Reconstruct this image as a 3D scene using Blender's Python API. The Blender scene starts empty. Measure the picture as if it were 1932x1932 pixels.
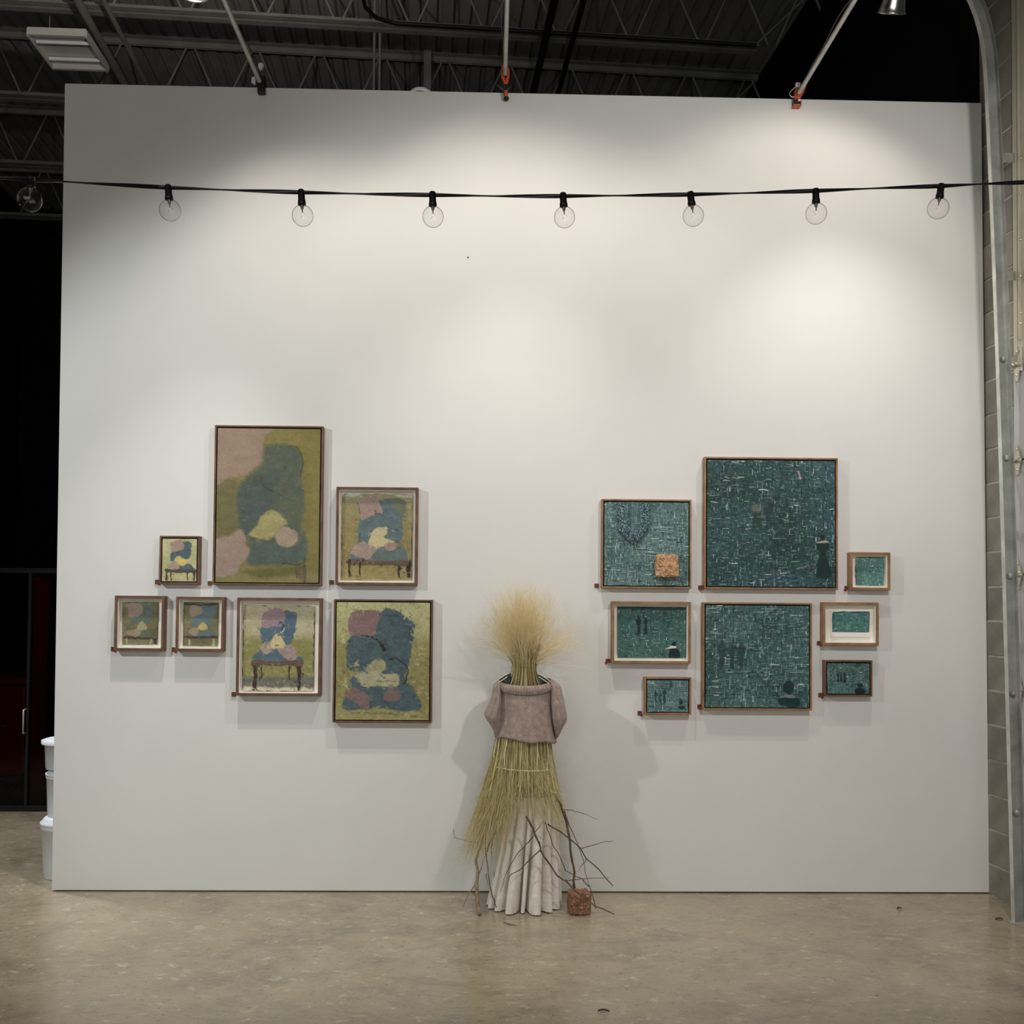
import bpy, math, random
import numpy as np
from mathutils import Vector, Matrix
random.seed(7)
RNG = np.random.default_rng(7)
SC = bpy.context.scene
COL = SC.collection

# ------------------------------------------------------------------ camera
F = 1932.0                        # focal length in pixels of the 1932 frame
YAW, PITCH, ROLL, PPY = 0.0209, 0.0291, 0.0082, 1089.0
CAM = np.array([0.0, -6.04, 1.6695])
FW = np.array([math.sin(YAW)*math.cos(PITCH), math.cos(YAW)*math.cos(PITCH), math.sin(PITCH)])
R0 = np.array([math.cos(YAW), -math.sin(YAW), 0.0]); U0 = np.cross(R0, FW)
RT = math.cos(ROLL)*R0 + math.sin(ROLL)*U0
UP = -math.sin(ROLL)*R0 + math.cos(ROLL)*U0
cd = bpy.data.cameras.new('camera'); cam = bpy.data.objects.new('camera', cd); COL.objects.link(cam)
cd.sensor_width = 36; cd.sensor_fit = 'HORIZONTAL'; cd.lens = F/1932*36
cd.shift_x = 0.0; cd.shift_y = (PPY-966)/1932; cd.clip_start = 0.05; cd.clip_end = 100
cam.matrix_world = Matrix(((RT[0], UP[0], -FW[0], CAM[0]), (RT[1], UP[1], -FW[1], CAM[1]), (RT[2], UP[2], -FW[2], CAM[2]), (0, 0, 0, 1)))
SC.camera = cam

# ------------------------------------------------------------------ world, big lights, exposure
w = bpy.data.worlds.new('world'); SC.world = w; w.use_nodes = True
bgn = w.node_tree.nodes['Background']; bgn.inputs[0].default_value = (0.92, 0.96, 1.0, 1); bgn.inputs[1].default_value = 0.03
SC.view_settings.view_transform = 'Standard'; SC.view_settings.look = 'None'
SC.view_settings.gamma = 1.0; SC.view_settings.use_curve_mapping = False
SC.view_settings.exposure = 0.0

def light(name, kind, loc, energy, color, target=None, **kw):
    d = bpy.data.lights.new(name, kind); d.energy = energy; d.color = color
    for k, v in kw.items(): setattr(d, k, v)
    o = bpy.data.objects.new(name, d); COL.objects.link(o); o.location = loc
    if target is not None:
        o.rotation_euler = (Vector(target)-Vector(loc)).to_track_quat('-Z', 'Y').to_euler()
    return o
# added fill light behind the camera, and the room's two front high-bay lamps
light('front_fill', 'AREA', (-1.0, -9.5, 2.2), 136, (0.985, 0.99, 0.975), (-0.4, 0, 0.9), shape='RECTANGLE', size=6.0, size_y=3.0)
light('unseen_spot', 'SPOT', (-4.0, -3.35, 3.603), 285, (0.94, 1.0, 1.0), (-0.442, 0, 1.632), shadow_soft_size=0.08, spot_size=1.246, spot_blend=0.5)
light('unseen_spot', 'SPOT', (1.75, -3.591, 3.604), 172, (1.0, 0.965, 0.93), (1.47, 0, 2.4), shadow_soft_size=0.08, spot_size=1.8, spot_blend=0.5)

light('unseen_spot', 'SPOT', (-4.0, 0.75, 5.3), 820, (0.94, 0.97, 1.0), (-3.3, 0.75, 0), shadow_soft_size=0.15, spot_size=0.95, spot_blend=0.9)  # added unseen spot that brightens the floor behind the partition's left end

# ------------------------------------------------------------------ geometry helpers
def ray(u, v):
    d = RT*((u-966)/F) - UP*((v-PPY)/F) + FW
    return d
def P(u, v, y=0.0):               # point of the plane y=const seen along the ray
    d = ray(u, v); t = (y-CAM[1])/d[1]
    return CAM + d*t
def PZ(u, v, z=0.0):              # point of the plane z=const
    d = ray(u, v); t = (z-CAM[2])/d[2]
    return CAM + d*t
def A(*x): return np.array(x, float)

ORG = {}
def new_obj(name, me, mat=None, parent=None, loc=(0, 0, 0)):
    o = bpy.data.objects.new(name, me); COL.objects.link(o)
    o.location = loc
    if parent is not None: o.parent = parent
    if mat is not None: me.materials.append(mat)
    return o
def tag(o, label=None, cat=None, group=None, kind=None):
    if label: o['label'] = label
    if cat: o['category'] = cat
    if group: o['group'] = group
    if kind: o['kind'] = kind
    return o
def empty(name, loc, label=None, cat=None, group=None, kind=None, parent=None):
    o = bpy.data.objects.new(name, None); COL.objects.link(o); o.empty_display_size = 0.1
    w0 = np.array(loc, float)
    o.location = w0 - (ORG[parent.name] if parent is not None else 0)
    if parent is not None: o.parent = parent
    ORG[o.name] = w0
    return tag(o, label, cat, group, kind)

class MB:
    def __init__(s): s.v = []; s.f = []; s.sm = []
    def add(s, vs, fs, smooth=False):
        b = len(s.v); s.v += [tuple(map(float, q)) for q in vs]
        for f in fs: s.f.append(tuple(b+i for i in f)); s.sm.append(smooth)
        return s
    def box(s, lo, hi):
        x0, y0, z0 = lo; x1, y1, z1 = hi
        return s.add([(x0,y0,z0),(x1,y0,z0),(x1,y1,z0),(x0,y1,z0),(x0,y0,z1),(x1,y0,z1),(x1,y1,z1),(x0,y1,z1)],
                     [(3,2,1,0),(4,5,6,7),(0,1,5,4),(1,2,6,5),(2,3,7,6),(3,0,4,7)])
    def obox(s, c, ax, ay, az):   # centre and three half-axis vectors
        c, ax, ay, az = map(np.array, (c, ax, ay, az))
        q = [c+i*ax+j*ay+k*az for k in (-1,1) for (i,j) in ((-1,-1),(1,-1),(1,1),(-1,1))]
        return s.add(q, [(3,2,1,0),(4,5,6,7),(0,1,5,4),(1,2,6,5),(2,3,7,6),(3,0,4,7)])
    def bar(s, a, b, wx, wy, ref=(0,0,1)):
        a, b = np.array(a, float), np.array(b, float); d = (b-a); L = np.linalg.norm(d); d /= L
        r = np.array(ref, float)
        if abs(d@r) > .97: r = np.array([0, 1., 0])
        x = np.cross(d, r); x /= np.linalg.norm(x); y = np.cross(x, d)
        return s.obox((a+b)/2, d*L/2, x*wx/2, y*wy/2)
    def tube(s, pts, rad, n=10, cap=True, flat=None):
        pts = [np.array(p, float) for p in pts]; K = len(pts)
        if np.isscalar(rad): rad = [rad]*K
        t = []
        for i in range(K):
            d = pts[min(i+1, K-1)]-pts[max(i-1, 0)]; t.append(d/(np.linalg.norm(d)+1e-12))
        r = np.array([0, 0, 1.]) if abs(t[0][2]) < .9 else np.array([0, 1., 0])
        x = np.cross(t[0], r); x /= np.linalg.norm(x)
        vs = []; fs = []
        for i in range(K):
            x = x - t[i]*(x@t[i]); x /= np.linalg.norm(x); y = np.cross(t[i], x)
            for k in range(n):
                a = 2*math.pi*k/n
                if flat is None: o = x*math.cos(a)+y*math.sin(a)
                else:
                    ph = flat[1]*i; c, q = math.cos(a), math.sin(a)*flat[0]
                    o = x*(c*math.cos(ph)-q*math.sin(ph))+y*(c*math.sin(ph)+q*math.cos(ph))
                vs.append(pts[i]+o*rad[i])
        for i in range(K-1):
            for k in range(n):
                k2 = (k+1) % n
                fs.append((i*n+k, i*n+k2, (i+1)*n+k2, (i+1)*n+k))
        s.add(vs, fs, True)
        if cap:
            s.add(vs[:n], [tuple(range(n-1, -1, -1))]); s.add(vs[-n:], [tuple(range(n))])
        return s
    def lathe(s, prof, c=(0, 0, 0), n=32, axis=(0, 0, 1), smooth=True):
        ax = np.array(axis, float); ax /= np.linalg.norm(ax)
        r = np.array([1., 0, 0]) if abs(ax[0]) < .9 else np.array([0, 1., 0])
        x = np.cross(ax, r); x /= np.linalg.norm(x); y = np.cross(ax, x); c = np.array(c, float)
        vs = []; fs = []
        for (rr, h) in prof:
            for k in range(n):
                a = 2*math.pi*k/n; vs.append(c+ax*h+(x*math.cos(a)+y*math.sin(a))*rr)
        for i in range(len(prof)-1):
            for k in range(n):
                k2 = (k+1) % n
                fs.append((i*n+k, i*n+k2, (i+1)*n+k2, (i+1)*n+k))
        return s.add(vs, fs, smooth)
    def prism(s, poly, off):      # planar polygon (3D points) extruded by off
        q = [np.array(p, float) for p in poly]; n = len(q); o = np.array(off, float)
        fs = [tuple(range(n-1, -1, -1)), tuple(range(n, 2*n))]+[(i, (i+1) % n, (i+1) % n+n, i+n) for i in range(n)]
        return s.add(q+[p+o for p in q], fs)
    def sweep(s, pts, sec, nrm_y=np.array([0, 1., 0])):   # open cross-section (list of (lateral, y)) swept along a path in an xz plane
        pts = [np.array(p, float) for p in pts]; K = len(pts); m = len(sec); vs = []; fs = []
        for i in range(K):
            d = pts[min(i+1, K-1)]-pts[max(i-1, 0)]; d /= np.linalg.norm(d)
            lat = np.cross(nrm_y, d); lat /= np.linalg.norm(lat)
            for (a, b) in sec: vs.append(pts[i]+lat*a+nrm_y*b)
        for i in range(K-1):
            for k in range(m):
                k2 = (k+1) % m; fs.append((i*m+k, i*m+k2, (i+1)*m+k2, (i+1)*m+k))
        fs += [tuple(range(m-1, -1, -1)), tuple(range((K-1)*m, K*m))]
        return s.add(vs, fs)
    def mesh(s, name, off=(0, 0, 0)):
        me = bpy.data.meshes.new(name); o = np.array(off, float)
        me.from_pydata([tuple(np.array(v)-o) for v in s.v], [], s.f)
        me.polygons.foreach_set('use_smooth', s.sm); me.update(); return me
    def build(s, name, mat, parent=None, org=None, bevel=0.0):
        if parent is not None: o = ORG[parent.name] if org is None else np.array(org, float)
        elif org is not None: o = np.array(org, float)
        else:
            v = np.array(s.v); o = A((v[:,0].min()+v[:,0].max())/2, (v[:,1].min()+v[:,1].max())/2, v[:,2].min())
        ob = new_obj(name, s.mesh(name, o), mat, parent, o-(ORG[parent.name] if parent is not None else 0))
        ORG[ob.name] = o
        if bevel:
            m = ob.modifiers.new('bevel', 'BEVEL'); m.width = bevel; m.segments = 2; m.limit_method = 'ANGLE'
        return ob

# ------------------------------------------------------------------ materials
def lin(c):
    c = np.array(c, float)/255.0
    return np.where(c <= 0.04045, c/12.92, ((c+0.055)/1.055)**2.4)
def rgba(c): return (*[float(x) for x in lin(c)], 1.0)
class NT:
    def __init__(s, name):
        s.m = bpy.data.materials.new(name); s.m.use_nodes = True
        s.n = s.m.node_tree.nodes; s.l = s.m.node_tree.links; s.b = s.n['Principled BSDF']
    def node(s, t, **kw):
        n = s.n.new(t)
        for k, v in kw.items():
            if k.startswith('i_'):
                key = k[2:]; key = int(key) if key.isdigit() else key
                n.inputs[key].default_value = v
            else: setattr(n, k, v)
        return n
    def link(s, a, b): s.l.new(a, b)
    def coord(s, scale=(1, 1, 1), src='Object'):
        t = s.node('ShaderNodeTexCoord'); m = s.node('ShaderNodeMapping'); m.inputs['Scale'].default_value = scale
        s.link(t.outputs[src], m.inputs['Vector']); return m.outputs[0]
    def ramp(s, fac, stops):
        r = s.node('ShaderNodeValToRGB'); e = r.color_ramp.elements
        while len(e) < len(stops): e.new(.5)
        for q, (p, c) in zip(e, stops): q.position = p; q.color = c
        s.link(fac, r.inputs[0]); return r.outputs[0]
    def noise(s, vec, scale, detail=4, rough=.55, dist=0):
        n = s.node('ShaderNodeTexNoise', i_Scale=scale, i_Detail=detail, i_Roughness=rough, i_Distortion=dist)
        s.link(vec, n.inputs['Vector']); return n.outputs[0]
    def mix(s, fac, a, b, mode='MIX'):
        n = s.node('ShaderNodeMix', data_type='RGBA', blend_type=mode)
        for sock, val in ((n.inputs[0], fac), (n.inputs[6], a), (n.inputs[7], b)):
            if hasattr(val, 'links') or hasattr(val, 'is_linked'): s.link(val, sock)
            else: sock.default_value = val
        return n.outputs[2]
    def bump(s, h, strength=.2, dist=.01):
        n = s.node('ShaderNodeBump', i_Strength=strength, i_Distance=dist); s.link(h, n.inputs['Height']); s.link(n.outputs[0], s.b.inputs['Normal'])
def pmat(name, c, rough=.6, metal=0, var=.12, scale=8, bump=0, bscale=None, stretch=(1, 1, 1), spec=.5):
    t = NT(name); v = t.coord(stretch); n = t.noise(v, scale)
    c = np.array(c, float); a = rgba(np.clip(c*(1-var), 0, 255)); b = rgba(np.clip(c*(1+var), 0, 255))
    t.link(t.ramp(n, [(.3, a), (.7, b)]), t.b.inputs['Base Color'])
    t.b.inputs['Roughness'].default_value = rough; t.b.inputs['Metallic'].default_value = metal
    t.b.inputs['Specular IOR Level'].default_value = spec
    if bump: t.bump(t.noise(v, bscale or scale*6), bump, .004)
    return t.m
M = {}
M['wall'] = pmat('white_wall_paint', (219, 217, 213), .75, var=.012, scale=1.2, bump=.05, bscale=160, spec=.25)
M['shade_black'] = pmat('unlit_wall_black', (14, 14, 15), .8, var=.2, scale=2, spec=.15)  # near-black colour carries the shade on walls the lamps miss
M['deck'] = pmat('grey_deck_paint', (128, 128, 124), .7, var=.06, scale=3, spec=.2)
M['joist'] = pmat('grey_joist_paint', (120, 120, 116), .6, var=.08, scale=5, spec=.2)
M['mortar'] = pmat('pale_mortar', (172, 168, 158), .9, var=.08, scale=20, bump=.3)
M['walnut'] = pmat('walnut_wood', (94, 64, 43), .5, var=.22, scale=14, stretch=(1, 1, 1))
M['oak'] = pmat('oak_wood', (138, 102, 66), .5, var=.18, scale=14)
M['gap'] = pmat('dark_frame_gap', (30, 20, 14), .8, var=.1)
M['mat'] = pmat('white_mat_board', (236, 230, 218), .85, var=.015, scale=10)
M['paper'] = pmat('white_paper_sheet', (238, 236, 228), .85, var=.02, scale=12)
M['tag'] = pmat('brown_card', (96, 58, 34), .7, var=.15, scale=30)
M['red_dot'] = pmat('red_sticker', (140, 22, 18), .5, var=.05)
M['galv'] = pmat('galvanised_steel', (206, 207, 200), .38, .4, var=.1, scale=9)
M['galv_dull'] = pmat('dull_galvanised_steel', (150, 151, 145), .5, .25, var=.15, scale=7)
M['zinc'] = pmat('zinc_plated_steel', (205, 200, 185), .3, .9, var=.08, scale=20)
M['door'] = pmat('grey_white_door_paint', (172, 170, 168), .5, var=.04, scale=3)
M['jamb'] = pmat('cream_jamb_paint', (176, 170, 150), .55, var=.05, scale=4)
M['black_plastic'] = pmat('black_plastic', (16, 16, 17), .45, var=.15, scale=20)
M['black_metal'] = pmat('black_metal', (9, 9, 10), .6, .0, var=.15, scale=8)
M['white_plastic'] = pmat('white_plastic', (226, 230, 234), .45, var=.02, scale=6)
M['clear_plastic'] = pmat('translucent_grey_plastic', (196, 202, 208), .35, var=.03, scale=6)
M['orange'] = pmat('orange_plastic', (188, 80, 38), .45, var=.08, scale=15)
M['white_metal'] = pmat('white_enamel', (200, 200, 196), .5, var=.03, scale=6)
M['alu'] = pmat('spun_aluminium', (190, 188, 182), .22, 1.0, var=.08, scale=10)
M['pole'] = pmat('grey_pole', (176, 176, 172), .4, .4, var=.07, scale=12)
M['red_metal'] = pmat('dark_red_enamel', (176, 22, 18), .35, var=.1, scale=3)
M['knit_rib'] = None

# ------------------------------------------------------------------ setting: floor, partition wall, side wall, black walls
def floor_mat():
    t = NT('polished_concrete'); v = t.coord()
    n1 = t.noise(v, .55, 6, .6, .6); n2 = t.noise(v, 3.2, 8, .68, .4); n3 = t.noise(v, 30, 5, .65)
    base = t.ramp(n1, [(.30, rgba((134, 124, 103))), (.5, rgba((152, 140, 117))), (.72, rgba((168, 155, 133)))])
    st = t.ramp(n2, [(.34, (.72, .71, .70, 1)), (.5, (1, 1, 1, 1)), (.74, (1.14, 1.12, 1.10, 1))])
    c = t.mix(.85, base, st, 'MULTIPLY')
    fine = t.ramp(n3, [(.30, (.62, .60, .57, 1)), (.43, (1, 1, 1, 1)), (.62, (1.0, 1.0, 1.0, 1)), (.75, (1.12, 1.12, 1.12, 1))])
    c = t.mix(.9, c, fine, 'MULTIPLY')
    # smeared dark wear, stretched along the room
    w2 = t.coord((.7, 1.3, 1)); n4 = t.noise(w2, 1.6, 9, .74, .8)
    c = t.mix(t.ramp(n4, [(.54, (0, 0, 0, 1)), (.68, (.5, .5, .5, 1))]), c, rgba((98, 92, 80)))
    # thin dark scratches and stain rims
    w4 = t.coord((.6, 1.2, 1)); n6 = t.noise(w4, 2.4, 8, .7, 1.2)
    c = t.mix(t.ramp(n6, [(.490, (0, 0, 0, 1)), (.498, (.38, .38, .38, 1)), (.506, (0, 0, 0, 1))]), c, rgba((104, 92, 78)))
    # pale flecks
    w3 = t.coord((1, 1.6, 1)); n5 = t.noise(w3, 13, 7, .75, .3)
    c = t.mix(t.ramp(n5, [(.57, (0, 0, 0, 1)), (.66, (.6, .6, .6, 1))]), c, rgba((198, 190, 172)))
    n7 = t.noise(w3, 19, 6, .72, .2)
    c = t.mix(t.ramp(n7, [(.62, (0, 0, 0, 1)), (.68, (.65, .65, .65, 1))]), c, rgba((84, 74, 62)))
    t.link(c, t.b.inputs['Base Color'])
    t.link(t.ramp(n2, [(.3, (.14, .14, .14, 1)), (.7, (.30, .30, .30, 1))]), t.b.inputs['Roughness'])
    t.b.inputs['Specular IOR Level'].default_value = .55
    t.bump(n3, .03, .003); return t.m
M['floor'] = floor_mat()
tag(MB().box((-9, -10, -.1), (4.2, 8.5, 0)).build('floor', M['floor']), kind='structure')

TL, TR, BR, BL = P(122, 157), P(1852, 194), P(1867, 1688), P(97, 1680)
BL[2] = BR[2] = 0.006
TH = .14
m = MB().prism([TL, TR, BR, BL], (0, TH, 0))
tag(m.build('wall_back', M['wall'], bevel=.004), 'white painted partition wall carrying the framed paintings', kind='structure')
WX1 = BR[0]

# side wall on the right: a column of concrete blocks
TB = .09
W0 = A(WX1+.004, 0, 0); WD = A(math.sin(TB), -math.cos(TB), 0); WN = A(-math.cos(TB), -math.sin(TB), 0)
def WP(s, z, off=0.0): return W0 + WD*s + WN*off + A(0, 0, z)
def RW(u, v, off=0.0):            # ray to the plane of the right wall, moved off into the room: (s, z)
    d = ray(u, v); q = W0 + WN*off - CAM; t = (q@WN)/(d@WN); p = CAM+d*t
    return float((p-W0)@WD), float(p[2])
def block_mat():
    t = NT('grey_concrete_block'); v = t.coord(); n = t.noise(v, 5, 5, .6); k = t.noise(v, 60, 4, .7)
    oi = t.node('ShaderNodeObjectInfo')
    c = t.ramp(n, [(.25, rgba((116, 111, 103))), (.75, rgba((148, 142, 132)))])
    r = t.ramp(oi.outputs['Random'], [(0, (.84, .84, .84, 1)), (1, (1.08, 1.07, 1.05, 1))])
    c = t.mix(.9, c, r, 'MULTIPLY'); t.link(c, t.b.inputs['Base Color'])
    t.b.inputs['Roughness'].default_value = .85; t.bump(k, .35, .004); return t.m
M['block'] = block_mat()
wr = empty('wall_right', WP(.3, 0), 'grey concrete block wall beside the overhead door', kind='structure')
MB().prism([WP(-.06, 0, -.03), WP(.90, 0, -.03), WP(.90, 0, -.2), WP(-.06, 0, -.2)], (0, 0, 6.95)).build('core', M['mortar'], wr)
MB().prism([WP(-.06, 0, .0045), WP(.90, 0, .0045), WP(.90, 0, -.03), WP(-.06, 0, -.03)], (0, 0, 6.95)).build('mortar', M['mortar'], wr)
CH = .2045; H0 = .181
bm_ = MB(); 
def block_mesh(h):
    b = MB(); ax = WD*.199; ay = WN*.02; az = A(0, 0, h/2)
    b.obox(A(0, 0, 0), ax, ay, az); me = b.mesh('block'); me.materials.append(M['block']); return me
bm_a, bm_b = block_mesh(CH-.0075), block_mesh(H0-.005)
zc = 0.0
for k in range(34):
    h = H0 if k == 0 else CH
    for j in range(2):
        o = bpy.data.objects.new('block', bm_b if k == 0 else bm_a); COL.objects.link(o); o.parent = wr
        c = WP(.145+j*.408+random.uniform(-.002, .002), zc+h/2-.004, -.012+random.uniform(-.003, .003))
        o.location = c-ORG[wr.name]
        if j == 0 or True:
            mm = o.modifiers.new('bevel', 'BEVEL'); mm.width = .004; mm.segments = 1
    zc += h
# walls beyond the partition, coloured black to stand in for lack of light
HD = 7.06                         # underside of the roof deck
DB = .072
DD = A(-math.sin(DB), math.cos(DB), 0); DT = A(math.cos(DB), math.sin(DB), 0)
def BP(a, s, z): return W0 + DT*a + DD*s + A(0, 0, z)
tag(MB().prism([BP(.0, .16, 0), BP(.2, .16, 0), BP(.2, 9.3, 0), BP(0, 9.3, 0)], (0, 0, HD)).build('wall_side', M['shade_black']), kind='structure')
tag(MB().prism([BP(-11, 8.6, 0), BP(0, 8.6, 0), BP(0, 8.8, 0), BP(-11, 8.8, 0)], (0, 0, HD)).build('wall_far', M['shade_black']), kind='structure')
tag(MB().prism([BP(-9.0, -6, 0), BP(-8.8, -6, 0), BP(-8.8, 8.6, 0), BP(-9.0, 8.6, 0)], (0, 0, HD)).build('wall_left', M['shade_black']), kind='structure')

# ------------------------------------------------------------------ ceiling: deck sheets and open-web joists
ceil = empty('ceiling', BP(-3, 3, HD), 'dark corrugated metal roof deck on open-web joists', kind='structure')
def deck_sheet_mesh():
    b = MB(); pitch = .1524; prof = []
    for k in range(6):
        x = k*pitch
        prof += [(x, 0), (x+.088, 0), (x+.106, .038), (x+.134, .038)]
    prof.append((6*pitch, 0))
    n = len(prof); S0, S1 = -.35, 8.6
    vs = [DT*x+DD*S0+A(0, 0, z) for x, z in prof]+[DT*x+DD*S1+A(0, 0, z) for x, z in prof]
    fs = [(i, i+1, n+i+1, n+i) for i in range(n-1)]
    b.add(vs, fs); me = b.mesh('deck_sheet'); me.materials.append(M['deck']); return me
dm = deck_sheet_mesh()
for k in range(10):
    o = bpy.data.objects.new('deck_sheet', dm); COL.objects.link(o); o.parent = ceil
    o.location = BP(-(k+1)*.9144-.005, 0, HD)-ORG[ceil.name]
MB().prism([BP(-11, -10, HD+.05), BP(.9, -10, HD+.05), BP(.9, 9, HD+.05), BP(-11, 9, HD+.05)], (0, 0, .12)).build('roof_board', M['shade_black'], ceil)
MB().prism([BP(-9, -10, HD+.0), BP(.9, -10, HD+.0), BP(.9, -.36, HD+.0), BP(-9, -.36, HD+.0)], (0, 0, .04)).build('front_deck', M['deck'], ceil)
JD = .60
def s_of(p): return float((p-W0)@DD)
def a_of(p): return float((p-W0)@DT)
S2 = s_of(PZ(700, 107, HD-.04)); S1 = s_of(PZ(700, 44, HD-JD))
APX = a_of(PZ(239, 88, HD-.05))
SP = S2-S1
for j, s in enumerate((S1, S2, S2+SP, S2+2*SP)):
    jo = empty('roof_joist', BP(-4, s, HD), parent=ceil)
    for nm, z in (('top_chord', HD-.03), ('bottom_chord', HD-JD)):
        b = MB()
        for sg in (-1, 1):        # double angle
            b.bar(BP(-8.8, s+sg*.012, z), BP(-.02 if nm[0] == 't' else -.55, s+sg*.012, z), .008, .055)
            b.bar(BP(-8.8, s+sg*.045, z+(.027 if nm[0] == 't' else -.027)), BP(-.02 if nm[0] == 't' else -.55, s+sg*.045, z+(.027 if nm[0] == 't' else -.027)), .06, .007)
        b.build(nm, M['joist'], jo)
    a = APX % .61 - .61
    while a > -8.5:
        for sg in (-1, 1):
            b = MB().tube([BP(a+sg*.035, s, HD-.05), BP(a+sg*.27, s, HD-JD+.02)], .011, 6)
            b.build('web_bar', M['joist'], jo)
        a -= .61
    MB().tube([BP(-.04, s, HD-.06), BP(-.58, s, HD-JD)], .011, 6).build('web_bar', M['joist'], jo)

# ------------------------------------------------------------------ ceiling services
def conduit(pts, r, mat, label, cat='pipe', name='conduit', n=8):
    b = MB().tube(pts, r, n); o = b.build(name, mat); tag(o, label, cat); return o
zc1 = HD-JD-.05
q = [PZ(683, -40, zc1+.25), PZ(684, 8, zc1+.05), PZ(690, 24, zc1), PZ(705, 35, zc1), PZ(740, 41, zc1)]
sA = s_of(PZ(1000, 59, zc1))
q = [BP(a_of(PZ(684, 10, zc1)), sA-1.2, zc1), BP(a_of(PZ(684, 10, zc1)), sA-.45, zc1), BP(a_of(PZ(684, 10, zc1))+.02, sA-.2, zc1), BP(a_of(PZ(684, 10, zc1))+.1, sA-.06, zc1), BP(a_of(PZ(684, 10, zc1))+.25, sA, zc1), BP(-.6, sA, zc1)]
conduit(q, .016, M['black_metal'], 'black conduit bending along the bottom of the front roof joist', 'conduit')
for k, (u0, v0, r, mt, lab) in enumerate(((180, 62, .035, 'joist', 'thick grey sprinkler pipe crossing under the roof deck near the hanging light'),
                                  (236, 80, .022, 'joist', 'thin grey sprinkler pipe running under the joists beside the thick one'),
                                  (1032, 60, .032, 'black_metal', 'black cable bundle slung under the joists behind the middle pole'),
                                  (1085, 60, .024, 'black_metal', 'thin black cable run beside the black cable bundle'))):
    z = HD-JD-.07-r
    p = PZ(u0, v0, z); a = a_of(p)
    conduit([BP(a, .8, z), BP(a, 8.5, z)], r, M[mt], lab)
for u, lab in ((712, 'thin vertical hanger rod dropping from the deck'), (722, 'second vertical hanger rod beside the conduit bend')):
    p = BP(a_of(PZ(u, 60, HD-.3)), S1+.1, 0)
    conduit([A(p[0], p[1], HD-.002), A(p[0], p[1], 4.9)], .013, M['joist'], lab, 'rod', 'hanger_rod', 6)
p = BP(a_of(PZ(808, 90, HD-.3)), S2-.09, 0)
tag(MB().box((p[0]-.035, p[1]-.03, 4.3), (p[0]+.035, p[1]+.03, HD-.005)).build('hanger_post', M['joist']), 'square grey hanger post in front of the second roof joist', 'post')

# hanging fluorescent fixture, unlit
zf = HD-JD-.24
n0, n1, f0, f1 = PZ(62, 72, zf), PZ(172, 76, zf), PZ(91, 121, zf), PZ(194, 128, zf)
fx = empty('fluorescent_fixture', (n0+n1+f0+f1)/4, 'white fluorescent tray hanging unlit beneath the roof joists', 'ceiling light')
ex = (n1-n0); eL = np.linalg.norm(ex); ex /= eL; ey = A(-ex[1], ex[0], 0); c = (n0+n1+f0+f1)/4; hw = eL/2; hl = .26
MB().obox(c+A(0, 0, .05), ex*hw, ey*hl, A(0, 0, .012)).build('housing', M['white_metal'], fx)
for sg in (-1, 1):
    MB().obox(c+ey*sg*hl+A(0, 0, .02), ex*hw, ey*.014, A(0, 0, .026)).build('side_rail', M['white_metal'], fx)
    MB().obox(c+ex*sg*hw+A(0, 0, .02), ex*.006, ey*hl, A(0, 0, .03)).build('end_plate', M['white_metal'], fx)
    MB().tube([c+ey*sg*.13-ex*(hw-.02)+A(0, 0, .015), c+ey*sg*.13+ex*(hw-.02)+A(0, 0, .015)], .016, 10).build('tube', M['white_plastic'], fx)
    MB().tube([c+ex*sg*hw*.7+A(0, 0, .06), c+ex*sg*hw*.7+A(0, 0, HD-zf-.002)], .005, 6).build('hanger', M['joist'], fx)

# white dome on top of the partition
pd = P(794, 172, .07); rd = .075
b = MB().lathe([(rd, 0), (rd*1.02, .006), (rd*.93, .02), (rd*.7, .034), (rd*.4, .042), (.001, .045)], (pd[0], .07, (TL[2]+(TR[2]-TL[2])*.39)), 28)
tag(b.build('dome_cap', M['white_plastic']), 'small white domed cap sitting on the top edge of the partition', 'cap')

# ------------------------------------------------------------------ poles, clamps and clamp lamps
def pole(u, v, label, wire):
    s = P(u, v, -.094); e = A(s[0], -2.1, s[2])
    r = empty('lighting_pole', A(s[0], -1, s[2]), label, 'pole')
    MB().tube([s, e], .0135, 14).build('tube', M['pole'], r)
    MB().tube([e+A(0, .03, 0), A(e[0], e[1]+.03, HD)], .012, 10).build('hanger_rod', M['pole'], r)
    pts = []
    for k in range(40):
        t = k/39; sw = .018+.014*math.sin(9*t+wire)**2
        an = wire+5.0*t
        pts.append(s+A(0, -.06, 0)+(e-s)*t*.97+A(math.cos(an)*sw, 0, math.sin(an)*sw))
    MB().tube(pts, .0035, 6).build('cord', M['black_plastic'], r)
    return P(u, v, -.035)
s1 = pole(489, 152, 'grey pole clamped with a black clamp at the partition top', 0.5)
s2 = pole(953, 139, 'grey pole held by an orange clamp at the middle of the partition top', 2.0)
s3 = pole(1508, 174, 'grey pole held by an orange clamp near the concrete block wall', 1.2)

# black clamp
x, z = s1[0], s1[2]
r = empty('black_clamp', A(x+.012, -.03, TL[2]-.03), 'black clamp gripping the partition top under the grey pole', 'clamp')
zt = TL[2]+(TR[2]-TL[2])*.21
MB().box((x-.010, -.040, zt-.052), (x+.034, -.004, zt+.055)).build('jaw', M['black_plastic'], r, bevel=.006)
MB().box((x-.006, -.02, zt+.006), (x+.03, TH+.03, zt+.03)).build('bridge', M['black_plastic'], r, bevel=.004)
MB().box((x-.006, TH+.002, zt-.05), (x+.03, TH+.03, zt+.03)).build('rear_jaw', M['black_plastic'], r, bevel=.004)
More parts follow.
